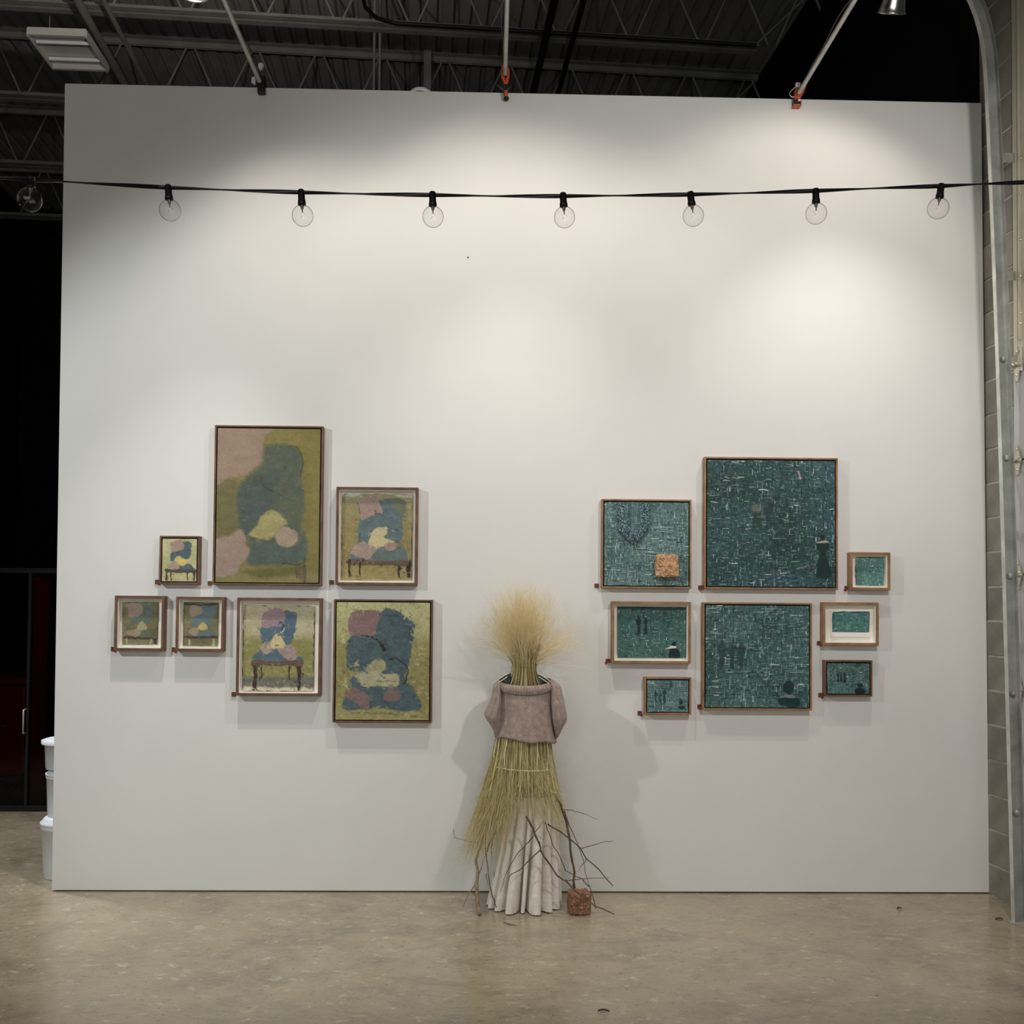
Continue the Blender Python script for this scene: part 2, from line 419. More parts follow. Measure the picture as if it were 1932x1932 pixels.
# white cable ends at the first pole
t1 = MB().prism([P(488, 119, -.05), P(493, 118, -.05), P(497, 121, -.05), P(495, 127, -.05), P(489, 132, -.05), P(485, 128, -.05)], (0, .02, 0)).build('tape_tab', M['white_plastic'], r)
t2 = MB().prism([P(475, 146, -.05), P(480, 144, -.05), P(482, 150, -.05), P(481, 159, -.05), P(474, 155, -.05)], (0, .014, 0)).build('tape_tab', M['white_plastic'], r)

def orange_clamp(s, zt, label, kind):
    x = s[0]; r = empty('spring_clamp', A(x, -.03, zt-.05), label, 'clamp')
    if kind == 0:
        sh = [(-.026, .10), (-.018, .125), (.010, .125), (.026, .10), (.027, .06), (.016, .014), (-.006, .012), (-.024, .05)]
        MB().prism([A(x+a, -.085, zt+c) for a, c in sh], (0, .03, 0)).build('handle', M['orange'], r, bevel=.004)
        MB().prism([A(x+a, -.091, zt+c) for a, c in ((-.006, .062), (.012, .062), (.006, .040), (.001, .040))], (0, .01, 0)).build('spring_window', M['gap'], r)
        MB().prism([A(x+a, -.07, zt+c) for a, c in ((-.045, .012), (.042, .014), (.03, .0), (.014, -.014), (-.008, -.014), (-.028, .002))], (0, .03, 0)).build('collar', M['black_plastic'], r)
        MB().tube([A(x+.004, -.05, zt-.005), A(x+.006, -.03, zt-.045)], [.0125, .0115], 12).build('arm', M['orange'], r)
        MB().lathe([(.001, -.008), (.011, -.006), (.0155, .002), (.0155, .018), (.011, .028), (.001, .03)], (x+.008, -.034, zt-.052), 18, (0, .9, .44)).build('pad', M['black_plastic'], r)
        MB().box((x-.014, -.02, zt+.003), (x+.014, TH+.035, zt+.02)).build('bridge', M['black_plastic'], r)
    else:
        MB().prism([A(x+a, -.075, zt+c) for a, c in ((-.034, .028), (.012, .062), (.034, .045), (.018, .004), (-.002, -.03), (-.036, -.03))], (0, .045, 0)).build('handle', M['orange'], r, bevel=.004)
        MB().box((x-.036, -.05, zt-.058), (x+.008, -.004, zt-.018)).build('jaw', M['black_plastic'], r, bevel=.003)
        MB().box((x-.037, -.052, zt-.064), (x+.009, -.003, zt-.057)).build('lip', M['orange'], r)
        MB().box((x-.013, -.056, zt-.040), (x+.003, -.049, zt-.030)).build('stud', M['white_plastic'], r)
        MB().box((x-.034, -.085, zt+.032), (x-.006, -.06, zt+.06)).build('white_knot', M['white_plastic'], r, bevel=.006)
        MB().box((x-.02, -.02, zt+.003), (x+.01, TH+.035, zt+.02)).build('bridge', M['black_plastic'], r)
        pts = [A(x-.028+a, -.055, zt+c) for a, c in ((0, .045), (-.022, .024), (-.038, .006), (-.034, -.008), (-.02, -.018), (-.004, -.014))]
        MB().tube(pts, .0028, 6).build('wire_loop', M['galv'], r)
    return r
ztop = lambda u: TL[2]+(TR[2]-TL[2])*(u-122)/1730
orange_clamp(s2, ztop(953), 'orange spring clamp with black tip at the middle of the partition top', 0)
orange_clamp(s3, ztop(1506), 'orange and black clamp with white knot on the partition top by the block wall', 1)

def emit_mat(name, c, st):
    t = NT(name); t.b.inputs['Base Color'].default_value = (*c, 1); t.b.inputs['Emission Color'].default_value = (*c, 1)
    t.b.inputs['Emission Strength'].default_value = st; return t.m
M['hot_bulb'] = emit_mat('lit_bulb_glass', (1.0, .90, .78), 14)
def clamp_lamp(c, target, label, power, color, size, blend, polez, polex, up=0, tip=.0, beam=None):
    c = np.array(c, float); d = np.array(target, float)-c; d /= np.linalg.norm(d)
    sag = A(0, math.sin(tip), -math.cos(tip))   # bell hangs mouth down, tipped to the wall
    r = empty('clamp_lamp', c, label, 'lamp')
    pr = [(.070, .0), (.0725, .003), (.066, -.006), (.060, -.03), (.052, -.075), (.044, -.105), (.030, -.118), (.020, -.122)]
    inner = [(a-.002, h-.001) for a, h in reversed(pr[1:-1])]
    MB().lathe(pr+inner+[(.068, 0)], c, 36, sag).build('reflector', M['alu'], r)
    MB().lathe([(.001, -.19), (.018, -.188), (.022, -.17), (.022, -.118), (.001, -.117)], c, 20, sag).build('socket', M['black_plastic'], r)
    MB().lathe([(.012, -.11), (.02, -.09), (.029, -.06), (.030, -.045), (.024, -.026), (.012, -.017), (.001, -.015)], c, 20, sag).build('bulb', M['hot_bulb'], r)
    MB().tube([c-sag*.305, A((c[0]+polex)/2, c[1], polez+.03), A(polex, c[1], polez+.014)], .006, 8).build('bracket', M['galv'], r)
    lo = light('lamp_light', 'SPOT', c+sag*.01, power, color, c+d, shadow_soft_size=.035, spot_size=size, spot_blend=blend)
    lo.parent = r; lo.location = sag*.01
    if beam:
        lb = light('lamp_beam', 'SPOT', c, beam[0], (.985, .97, .93), beam[1], shadow_soft_size=.035, spot_size=beam[2], spot_blend=beam[3]); lb.parent = r; lb.location = sag*.012
    if up:
        l2 = light('lamp_spill', 'SPOT', c, up, color, c+A(-.25, .25, 1), shadow_soft_size=.05, spot_size=2.3, spot_blend=.6); l2.parent = r; l2.location = -sag*.24   # light escaping through the vent slots of the bell
    return r
WARM = (1.0, .91, .80)
l3 = P(1682, 24, -1.02); l1 = P(366, -9, -1.02)
l2 = A(s2[0]+.12, -1.25, P(953, 150, -.035)[2]+.06)
def aim(p, ang, dx): return np.array(p)+A(dx, math.cos(ang), -math.sin(ang))
clamp_lamp(l1, aim(l1, 1.114, .3), 'aluminium clamp lamp shining beside the pole with the black clamp', 27, WARM, 1.716, .672, s1[2], s1[0], up=260, tip=.1, beam=(265, aim(l1, 1.465, -.058), .98, 1.0))
clamp_lamp(l2, aim(l2, 1.396, -.087), 'aluminium clamp lamp on the middle pole out over the room', 60, WARM, 2.5, .545, s2[2], s2[0], tip=.3, beam=(150, aim(l2, 1.36, -.047), 1.2, 1.0))
clamp_lamp(l3, aim(l3, .9, -.135), 'aluminium clamp lamp hanging beside the pole near the block wall', 26, WARM, 1.974, .5, s3[2], s3[0], tip=.62, beam=(92, aim(l3, 1.27, .03), 1.36, 1.0))

# ------------------------------------------------------------------ string lights
def glass_mat():
    t = NT('clear_bulb_glass'); o = t.n['Material Output']
    lw = t.node('ShaderNodeLayerWeight', i_Blend=.5); tr = t.node('ShaderNodeBsdfTransparent')
    t.link(t.ramp(lw.outputs['Facing'], [(.0, (.99, .985, .985, 1)), (.55, (.965, .96, .955, 1)), (.82, (.62, .61, .60, 1)), (1, (.35, .35, .35, 1))]), tr.inputs[0])
    gl = t.node('ShaderNodeBsdfGlossy', i_Roughness=.02); gl.inputs[0].default_value = (.9, .9, .9, 1)
    mx = t.node('ShaderNodeMixShader'); t.link(t.ramp(lw.outputs['Facing'], [(.0, (.025, .025, .025, 1)), (.6, (.05, .05, .05, 1)), (1, (.4, .4, .4, 1))]), mx.inputs[0])
    t.link(tr.outputs[0], mx.inputs[1]); t.link(gl.outputs[0], mx.inputs[2]); t.link(mx.outputs[0], o.inputs[0]); return t.m
M['glass'] = glass_mat()
M['filament'] = pmat('grey_filament_mount', (120, 112, 104), .4, .5, var=.1)
YS = -3.62
cab = [(-4300, 130), (-3000, 180), (-1900, 228), (-900, 280), (-140, 322), (-40, 333), (60, 339), (122, 343), (318, 354), (445, 359), (569, 363), (690, 366), (817, 368), (940, 370), (1062, 370), (1180, 369), (1303, 367), (1420, 364), (1540, 360), (1660, 355), (1776, 351), (1860, 347), (1932, 344), (2060, 338), (2500, 305), (2900, 268), (3250, 230)]
def ysl(u): return YS - min(.45, max(0, (300-u))/300*.30)
sl = empty('string_lights', P(966, 410, YS), 'black string-light cable with eight clear globe bulbs strung across the room', 'string lights')
pts = []
for (u0, v0), (u1, v1) in zip(cab[:-1], cab[1:]):
    nk = max(12, int((u1-u0)/11))
    for k in range(nk):
        t = k/nk; u, v = u0+(u1-u0)*t, v0+(v1-v0)*t; pts.append(P(u, v, ysl(u)))
MB().tube(pts, .0050, 10, flat=(.40, .13)).build('cable', M['black_plastic'], sl)
bulbs = [(59, 332, 56, 377), (317, 349, 321, 397), (568, 358, 571, 407), (816, 362, 817, 409), (1062, 364, 1065, 410), (1302, 362, 1308, 407), (1539, 356, 1540, 403), (1776, 347, 1770, 393)]
for (u0, v0, u1, v1) in bulbs:
    y = ysl(u0); a = P(u0, v0, y); c = P(u1, v1, y+(.01 if u0 < 100 else 0)); ax = (a-c); L = np.linalg.norm(ax); ax /= L
    rb = .0252 if u0 > 100 else .0252
    so = MB().lathe([(.001, L), (.0065, L), (.0082, L-.003), (.0082, L-.022), (.0095, rb*1.1+.004), (.0095, rb*1.02), (.001, rb*1.02)], c, 20, ax).build('socket', M['black_plastic'], sl)
    prof = [(.001, -rb)]+[(rb*math.sin(t), -rb*math.cos(t)) for t in np.linspace(.12, 2.68, 22)]+[(.0102, rb*1.0), (.0095, rb*1.12)]
    bo = MB().lathe(prof, c, 32, ax).build('bulb', M['glass'], sl)
    fm = MB().lathe([(.0045, rb*.98), (.0035, rb*.72), (.0016, rb*.55), (.001, rb*.3)], c, 8, ax)
    sd = np.cross(ax, A(0, 1, 0)); sd /= np.linalg.norm(sd)
    fm.tube([c+ax*rb*.35, c+ax*rb*.15+sd*.006, c-ax*rb*.05+sd*.001, c-ax*rb*.2+sd*.006], .0004, 4)
    fm.tube([c+ax*rb*.35, c+ax*rb*.1-sd*.006], .0004, 4)
    fm.build('filament', M['filament'], bo)

# ------------------------------------------------------------------ overhead door, track and jamb on the right
FT = PZ(1909, 1739, 0.0); YT = float(FT[1])
tr = empty('door_track', FT, 'galvanised overhead door track leaning beside the block wall and curving at the top', 'door track')
tpx = [(1909, 1739), (1900, 1400), (1889, 1000), (1880, 700), (1870, 430), (1862, 250), (1857, 150), (1853, 100), (1846, 60), (1834, 20), (1816, -18), (1790, -50), (1750, -78), (1690, -96), (1600, -100), (1200, -98)]
tp = [P(u, v, YT) for u, v in tpx]; tp[0][2] = 0.0
for _ in range(1):                # smooth the bend
    tp = [tp[0]]+[q for i in range(len(tp)-1) for q in ((tp[i]*.75+tp[i+1]*.25), (tp[i]*.25+tp[i+1]*.75))]+[tp[-1]]
MB().sweep(tp, [(-.003, -.034), (.0, -.034), (.0, .0), (-.003, .0)]).build('front_flange', M['galv'], tr)
MB().sweep(tp, [(.0, -.004), (.062, -.004), (.062, .0), (.0, .0)]).build('web', M['galv_dull'], tr)
MB().sweep(tp, [(.062, -.034), (.065, -.034), (.065, .0), (.062, .0)]).build('rear_flange', M['galv_dull'], tr)
q = tp[0]
MB().box((q[0]-.03, YT-.05, 0), (q[0]+.07, YT+.01, .006)).build('floor_plate', M['galv_dull'], tr)
MB().bar(A(tp[-1][0]+.1, YT, tp[-1][2]), A(tp[-1][0]+.1, YT, HD), .03, .03).build('hanger_strap', M['galv_dull'], tr)
sj, _ = RW(1914, 400, .02)
jb = empty('jamb_angle', WP(sj+.05, 0, .02), 'cream painted steel jamb angle standing on the block wall at the door', 'door jamb')
MB().prism([WP(sj, 0, .012), WP(sj, 0, .03), WP(sj+.03, 0, .03), WP(sj+.03, 0, .012)], (0, 0, 6.6)).build('outer_leg', M['jamb'], jb)
MB().prism([WP(sj+.03, 0, .012), WP(sj+.03, 0, .022), WP(sj+.20, 0, .022), WP(sj+.20, 0, .012)], (0, 0, 6.6)).build('face_plate', M['jamb'], jb)
MB().prism([WP(sj+.05, 3.2, .022), WP(sj+.05, 3.2, .034), WP(sj+.062, 3.2, .034), WP(sj+.062, 3.2, .022)], (0, 0, 3.3)).build('rib', M['jamb'], jb)
for v in (298, 365, 452, 521, 590, 610):
    s_, z_ = RW(1926, v, .024)
    MB().lathe([(.001, .008), (.005, .006), (.007, 0)], WP(s_, z_, .024), 10, WN).build('bolt', M['zinc'], jb)
for (u0, v0) in ((1889, 297), (1897, 520), (1908, 1008), (1913, 1218), (1916, 1430)):
    a = P(u0, v0, YT+.004); s_, z_ = RW(1916, v0, .02); e = WP(s_, z_, .02)
    MB().prism([a+A(0, .004, -.026), e+A(0, 0, -.026), e+A(0, 0, .026), a+A(0, .004, .026)], (.003, .004, 0)).build('track_bracket', M['galv'], jb)
# door sections
dr = empty('door_1', WP(sj+1.2, 0, .06), 'pale grey sectional overhead door closed beside the block wall', kind='structure')
s0, ztp = RW(1925, 690, .055)
s0 = RW(1917, 1100, .055)[0]
zh = [RW(1915, v, .055)[1] for v in (1718, 1515, 1300, 1085, 870, 690)]
edges = [0.012]+[z for z in zh[1:]]
for z0, z1 in zip(edges[:-1], edges[1:]):
    MB().prism([WP(s0, z0+.004, .030), WP(s0, z0+.004, .055), WP(s0+2.6, z0+.004, .055), WP(s0+2.6, z0+.004, .030)], (0, 0, z1-z0-.008)).build('section', M['door'], dr, bevel=.004)
MB().prism([WP(s0-.0, .0, .056), WP(s0, 0, .062), WP(s0+.045, 0, .062), WP(s0+.045, 0, .056)], (0, 0, edges[-1])).build('end_stile', M['door'], dr)
# hinges with rollers
for i, z in enumerate(zh):
    k = 1.0 if i < 5 else 1.15
    hs = s0+.03
    poly = [(-.002, .085), (.012, .085), (.03, .03), (.045, .0), (.03, -.03), (.016, -.085), (.0, -.085), (-.02, -.015), (-.02, .02)]
    hg = MB().prism([WP(hs+a*k, z+c*k, .063) for a, c in poly], WN*.006).build('hinge', M['zinc'], dr)
    kn = WP(hs-.01, z-.005, .085)
    MB().lathe([(.001, -.022), (.011, -.02), (.011, .02), (.001, .022)], kn, 12, WD).build('knuckle', M['zinc'], hg)
    tx = np.interp(z, [p[2] for p in tp[:12]], [p[0] for p in tp[:12]])
    e = A(tx+.033, YT-.012, z-.012)
    MB().tube([kn, e], .0065, 10).build('roller_stem', M['zinc'], hg)
    MB().lathe([(.001, -.008), (.015, -.006), (.017, 0), (.015, .006), (.001, .008)], e, 16, (e-kn)).build('roller', M['galv_dull'], hg)
    for a, c in ((.008, .06), (.008, -.055), (.022, .012)):
        MB().lathe([(.001, .007), (.006, .005), (.007, 0)], WP(hs+a*k, z+c*k, .069), 8, WN).build('bolt', M['zinc'], hg)
# top bracket plate
z = zh[-1]
MB().prism([WP(s0-.06, z-.01, .11), WP(s0+.03, z+.05, .064), WP(s0+.09, z+.085, .064), WP(s0+.09, z-.05, .064), WP(s0+.03, z-.03, .064)], A(0, 0, 0)+WN*.004).build('top_bracket', M['zinc'], dr)
# red and white warning sticker on the lowest section
sk = RW(1927, 1620, .058)
st = empty('warning_sticker', WP(sk[0]+.05, sk[1], .058), parent=dr)
b = MB().prism([WP(sk[0], sk[1]-.055, .0625), WP(sk[0]+.11, sk[1]-.055, .0625), WP(sk[0]+.11, sk[1]+.055, .0625), WP(sk[0], sk[1]+.055, .0625)], WN*.001); b.build('sticker_ground', M['paper'], st)
for zz in (.048, .0):
    MB().prism([WP(sk[0], sk[1]+zz-.006, .0637), WP(sk[0]+.11, sk[1]+zz-.006, .0637), WP(sk[0]+.11, sk[1]+zz+.008, .0637), WP(sk[0], sk[1]+zz+.008, .0637)], WN*.0006).build('red_stripe', M['red_dot'], st)

# ------------------------------------------------------------------ dark corner on the left: glazed screen, red cabinet, buckets
FB = PZ(50, 1530, 0.0); YG = float(FB[1])
gp = empty('window_1', A(FB[0], YG, 0), 'black framed glass screen standing in the dark corner', kind='structure')
gx0, gx1 = FB[0]-1.3, FB[0]+1.0; gz = P(50, 1072, YG)[2]
MB().box((gx0, YG-.03, 0), (gx1, YG+.03, .045)).build('bottom_rail', M['black_metal'], gp)
MB().box((gx0, YG-.025, gz-.04), (gx1, YG+.025, gz)).build('top_rail', M['black_metal'], gp)
for xx in (gx0, FB[0]-.011, gx1-.022):
    MB().box((xx, YG-.025, .045), (xx+.022, YG+.025, gz-.04)).build('mullion', M['black_metal'], gp)
def pane_mat():
    t = NT('dark_glass'); o = t.n['Material Output']
    tr_ = t.node('ShaderNodeBsdfTransparent'); tr_.inputs[0].default_value = (.55, .56, .56, 1)
    gl = t.node('ShaderNodeBsdfGlossy', i_Roughness=.05); gl.inputs[0].default_value = (.5, .5, .5, 1)
    fr = t.node('ShaderNodeFresnel', i_IOR=1.45); mx = t.node('ShaderNodeMixShader')
    t.link(fr.outputs[0], mx.inputs[0]); t.link(tr_.outputs[0], mx.inputs[1]); t.link(gl.outputs[0], mx.inputs[2]); t.link(mx.outputs[0], o.inputs[0]); return t.m
M['pane'] = pane_mat()
MB().box((gx0+.022, YG-.004, .045), (FB[0]-.011, YG+.004, gz-.04)).build('pane', M['pane'], gp)
MB().box((FB[0]+.011, YG-.004, .045), (gx1-.022, YG+.004, gz-.04)).build('pane', M['pane'], gp)
hz0, hz1 = P(45, 1382, YG)[2], P(45, 1338, YG)[2]; hx = P(45, 1360, YG-.05)[0]
MB().tube([A(hx, YG-.025, hz0), A(hx, YG-.06, hz0), A(hx, YG-.06, hz1), A(hx, YG-.025, hz1)], .007, 8).build('handle', M['galv'], gp)
# red cabinet with legs behind the left pane
yc = YG+.75; cr, cb, ct = P(46, 1400, yc)[0], P(20, 1462, yc)[2], P(20, 1278, yc)[2]
rc = empty('red_cabinet', A(cr-.35, yc+.25, 0), 'dark red metal cabinet on short legs behind the glass screen', 'cabinet')
MB().box((cr-.75, yc, cb), (cr, yc+.5, ct-.07)).build('body', M['red_metal'], rc, bevel=.02)
MB().box((cr-.77, yc-.02, ct-.065), (cr+.015, yc+.52, ct)).build('lid', M['red_metal'], rc, bevel=.015)
for dx in (-.68, -.03):
    for dy in (.05, .45):
        MB().bar(A(cr+dx, yc+dy, 0), A(cr+dx-.01, yc+dy, cb), .04, .04).build('leg', M['black_metal'], rc)
MB().box((cr-.6, yc-.012, (cb+ct)/2-.01), (cr-.15, yc+.002, (cb+ct)/2+.012)).build('handle', M['galv_dull'], rc)
# leaning red panel behind the right pane
yp = YG+.30
pl = [P(55, 1088, yp), P(94, 1092, yp+.12), P(70, 1455, yp+.12), P(54, 1490, yp)]
pl[2][2] = pl[3][2] = .003; pl[2][0] = pl[1][0]-.03
tag(MB().prism(pl, (0, .025, 0)).build('leaning_board', M['red_metal']), 'tall dark red board standing behind the right glass pane', 'board')

# white buckets behind the left end of the partition
def pail(xl, yc, z0, z1, r0, r1, label, rim=True, name='plastic_pail'):
    r = empty(name, A(xl+r1, yc, z0), label, 'bucket'); c = A(xl+r1, yc, z0); h = z1-z0
    MB().lathe([(.001, 0), (r0, 0), (r0+.002, .006), (r0+(r1-r0)*.85, h*.80), (r1, h*.80), (r1+.004, h*.83), (r1, h*.86), (r0+(r1-r0)*.95, h*.87), (r0+(r1-r0)*.96, h*.9)], c, 40).build('body', M['white_plastic'], r)
    MB().lathe([(r1*.97, h*.86), (r1+.006, h*.865), (r1+.006, h*.91), (r1*.96, h*.925), (r1*.93, h*.96), (r1*.86, h*.985), (r1*.8, h), (.001, h)], c, 40).build('lid', M['white_plastic'], r)
    MB().tube([A(c[0]+math.cos(a)*(r1+.006), c[1]+math.sin(a)*(r1+.006), z0+h*.80-.08*math.sin(a)) for a in np.linspace(.35, math.pi-.35, 16)], .003, 6).build('bail_handle', M['galv'], r)
    return c
yb = .36
zb = [P(86, v, yb)[2] for v in (1662, 1537, 1448, 1390)]
xl1 = P(81, 1560, yb)[0]; xl2 = P(91, 1455, yb)[0]; xl3 = P(83, 1395, yb)[0]
pail(xl1, yb, 0.0, zb[1], .135, .155, 'white plastic pail with lid standing on the floor behind the partition end')
pail(xl2, yb, zb[1], zb[2], .120, .132, 'white plastic pail stacked in the middle behind the partition end')
r = empty('storage_tub', A(xl3+.16, yb, zb[2]), 'cloudy white plastic tub topping the stack behind the partition end', 'tub')
h = zb[3]-zb[2]
MB().lathe([(.001, 0), (.142, 0), (.146, .01), (.153, h*.8), (.168, h*.8), (.170, h*.9)], A(xl3+.17, yb, zb[2]), 40).build('body', M['clear_plastic'], r)
MB().lathe([(.172, h*.82), (.172, h*.93), (.15, h*.97), (.001, h)], A(xl3+.17, yb, zb[2]), 40).build('lid', M['white_plastic'], r)

# ------------------------------------------------------------------ painting raster (pigment only) on fine vertex grids
def vnoise(ny, nx, cx, cy, seed):
    g = np.random.default_rng(seed); gy, gx = int(ny/cy)+3, int(nx/cx)+3
    t = g.random((gy, gx)); yy = np.arange(ny)/cy; xx = np.arange(nx)/cx
    y0 = yy.astype(int); x0 = xx.astype(int); fy = (yy-y0)[:, None]; fx = (xx-x0)[None]
    fy = fy*fy*(3-2*fy); fx = fx*fx*(3-2*fx)
    a = t[y0][:, x0]; b = t[y0][:, x0+1]; c = t[y0+1][:, x0]; d = t[y0+1][:, x0+1]
    return (a*(1-fx)+b*fx)*(1-fy)+(c*(1-fx)+d*fx)*fy
def smooth_poly(p, n=6):
    p = np.array(p, float); N = len(p); out = []
    for i in range(N):
        a, b, c, d = p[i-1], p[i], p[(i+1) % N], p[(i+2) % N]
        for k in range(n):
            t = k/n
            out.append(.5*((2*b)+(-a+c)*t+(2*a-5*b+4*c-d)*t*t+(-a+3*b-3*c+d)*t**3))
    return np.array(out)
class Art:
    def __init__(s, rect, nx, ny, seed):
        s.rect = rect; s.nx, s.ny = nx, ny; s.g = np.random.default_rng(seed); s.seed = seed
        s.u, s.v = np.meshgrid((np.arange(nx)+.5)/nx, (np.arange(ny)+.5)/ny)
        s.k = (rect[2]-rect[0])/nx            # source units per grid step
        s.im = np.zeros((ny, nx, 3)); s.soft = False
        wx = (vnoise(ny, nx, 9, 9, seed+1)-.5); wy = (vnoise(ny, nx, 9, 9, seed+2)-.5)
        s.X = rect[0]+s.u*(rect[2]-rect[0])+wx*s.k*3.2; s.Y = rect[1]+s.v*(rect[3]-rect[1])+wy*s.k*3.2
        s.tex = (vnoise(ny, nx, 5, 3, seed+3)*.5+vnoise(ny, nx, 14, 8, seed+4)*.7+vnoise(ny, nx, 2, 2, seed+5)*.35)/1.55-.5
        s.big = vnoise(ny, nx, nx/3.2, ny/4.1, seed+6)-.5
    def fill(s, c, var=18):
        s.im[:] = np.array(c, float)+(s.tex[..., None]*1.6+s.big[..., None]*1.2)*var
    def grad(s, stops):
        ys = [a for a, _ in stops]
        for k in range(3): s.im[..., k] = np.interp(s.Y+s.tex*60, ys, [c[k] for _, c in stops])
        s.im += s.tex[..., None]*38
    def mask(s, poly, soft, smooth=True):
        p = smooth_poly(poly) if smooth and len(poly) > 3 else np.array(poly, float)
        x0, y0 = p.min(0)-soft*3-4*s.k; x1, y1 = p.max(0)+soft*3+4*s.k
        sel = (s.X > x0) & (s.X < x1) & (s.Y > y0) & (s.Y < y1); out = np.zeros(s.X.shape)
        x, y = s.X[sel], s.Y[sel]
        if not len(x): return out
        ins = np.zeros(len(x), bool); d2 = np.full(len(x), 1e18); N = len(p)
        for i in range(N):
            a, b = p[i], p[(i+1) % N]
            cr_ = ((a[1] > y) != (b[1] > y)) & (x < (b[0]-a[0])*(y-a[1])/((b[1]-a[1]) if b[1] != a[1] else 1e-9)+a[0]); ins ^= cr_
            e = b-a; L = e@e+1e-9; t = np.clip(((x-a[0])*e[0]+(y-a[1])*e[1])/L, 0, 1)
            d2 = np.minimum(d2, (x-a[0]-t*e[0])**2+(y-a[1]-t*e[1])**2)
        sd = np.where(ins, 1, -1)*np.sqrt(d2); out[sel] = np.clip(.5+sd/(2*soft), 0, 1); return out
    def blob(s, c, poly, soft=6, var=16, alpha=1.0, smooth=True):
        m_ = (s.mask(poly, max(soft, s.k*.7), smooth)*alpha)[..., None]
        col = np.array(c, float)+(s.tex[..., None]*1.7)*var
        s.im = s.im*(1-m_)+col*m_
    def ell(s, c, cx, cy, rx, ry, **kw):
        s.blob(c, [(cx+rx*math.cos(a), cy+ry*math.sin(a)) for a in np.linspace(0, 2*math.pi, 12, endpoint=False)], **kw)
    def line(s, c, pts, w0, w1=None, alpha=.9):
        w1 = w0 if w1 is None else w1; pts = np.array(pts, float)
        if len(pts) > 2:
            q = []
            for i in range(len(pts)-1):
                a, b, c_, d = pts[max(i-1, 0)], pts[i], pts[i+1], pts[min(i+2, len(pts)-1)]
                for k in range(6):
                    t = k/6; q.append(.5*((2*b)+(-a+c_)*t+(2*a-5*b+4*c_-d)*t*t+(-a+3*b-3*c_+d)*t**3))
            q.append(pts[-1]); pts = np.array(q)
        m_ = np.zeros(s.X.shape); N = len(pts)-1
        for i in range(N):
            a, b = pts[i], pts[i+1]; e = b-a; L = e@e+1e-9
            t = np.clip(((s.X-a[0])*e[0]+(s.Y-a[1])*e[1])/L, 0, 1)
            d = np.hypot(s.X-a[0]-t*e[0], s.Y-a[1]-t*e[1]); w_ = w0+(w1-w0)*(i+t)/N
            m_ = np.maximum(m_, np.clip(.5+(w_-d)/(1.4*s.k), 0, 1))
        m_ = (m_*alpha)[..., None]; s.im = s.im*(1-m_)+np.array(c, float)*m_
    def dabs(s, n, cols, lmin, lmax, w=(1, 3), ang=None, alpha=(.3, .8)):
        for i in range(n):
            c = np.array(cols[s.g.integers(len(cols))], float); x, y = s.g.random()*s.nx, s.g.random()*s.ny
            L = s.g.uniform(lmin, lmax); wd = s.g.uniform(*w); th = s.g.uniform(0, math.pi) if ang is None else ang+s.g.normal()*.25
            r = int(L/2+wd+2); x0, x1, y0, y1 = max(0, int(x-r)), min(s.nx, int(x+r)), max(0, int(y-r)), min(s.ny, int(y+r))
            if x1 <= x0 or y1 <= y0: continue
            yy, xx = np.mgrid[y0:y1, x0:x1]; dx, dy = xx-x, yy-y
            a_ = np.abs(dx*math.cos(th)+dy*math.sin(th)); b_ = np.abs(-dx*math.sin(th)+dy*math.cos(th))
            m_ = (np.clip(L/2-a_, 0, 1)*np.clip(wd/2-b_+.5, 0, 1)*s.g.uniform(*alpha))[..., None]
            s.im[y0:y1, x0:x1] = s.im[y0:y1, x0:x1]*(1-m_)+c*m_
    def scumble(s, n, reach=7, lmin=4, lmax=14, w=(1.2, 4), alpha=(.35, .9)):
        src = s.im.copy()
        for i in range(n):
            x, y = s.g.random()*s.nx, s.g.random()*s.ny
            sx_, sy_ = int(np.clip(x+s.g.normal()*reach, 0, s.nx-1)), int(np.clip(y+s.g.normal()*reach, 0, s.ny-1))
            c = src[sy_, sx_]+s.g.normal()*9
            L = s.g.uniform(lmin, lmax); wd = s.g.uniform(*w); th = s.g.uniform(0, math.pi)
            r = int(L/2+wd+2); x0, x1, y0, y1 = max(0, int(x-r)), min(s.nx, int(x+r)), max(0, int(y-r)), min(s.ny, int(y+r))
            if x1 <= x0 or y1 <= y0: continue
            yy, xx = np.mgrid[y0:y1, x0:x1]; dx, dy = xx-x, yy-y
            a_ = np.abs(dx*math.cos(th)+dy*math.sin(th)); b_ = np.abs(-dx*math.sin(th)+dy*math.cos(th))
            m_ = (np.clip((L/2-a_)/2, 0, 1)*np.clip(wd/2-b_+.5, 0, 1)*s.g.uniform(*alpha))[..., None]
            s.im[y0:y1, x0:x1] = s.im[y0:y1, x0:x1]*(1-m_)+c*m_
    def weave(s, pal, wts, dens=1.0, lmax=22, fade=None):
        n = int(s.nx*s.ny/11*dens); wts = np.array(wts, float); wts /= wts.sum()
        ci = s.g.choice(len(pal), n, p=wts)
        for i in range(n):
            c = np.array(pal[ci[i]], float); x, y = int(s.g.random()*s.nx), int(s.g.random()*s.ny)
            L = int(3+s.g.exponential(lmax/3)); L = min(L, lmax*2); wd = 1 if s.g.random() < .75 else 2
            a = s.g.uniform(.25, .85)
            if s.g.random() < .5: sl_ = (slice(y, min(s.ny, y+wd)), slice(max(0, x-L//2), min(s.nx, x+L//2+1)))
            else: sl_ = (slice(max(0, y-L//2), min(s.ny, y+L//2+1)), slice(x, min(s.nx, x+wd)))
            s.im[sl_] = s.im[sl_]*(1-a)+c*a

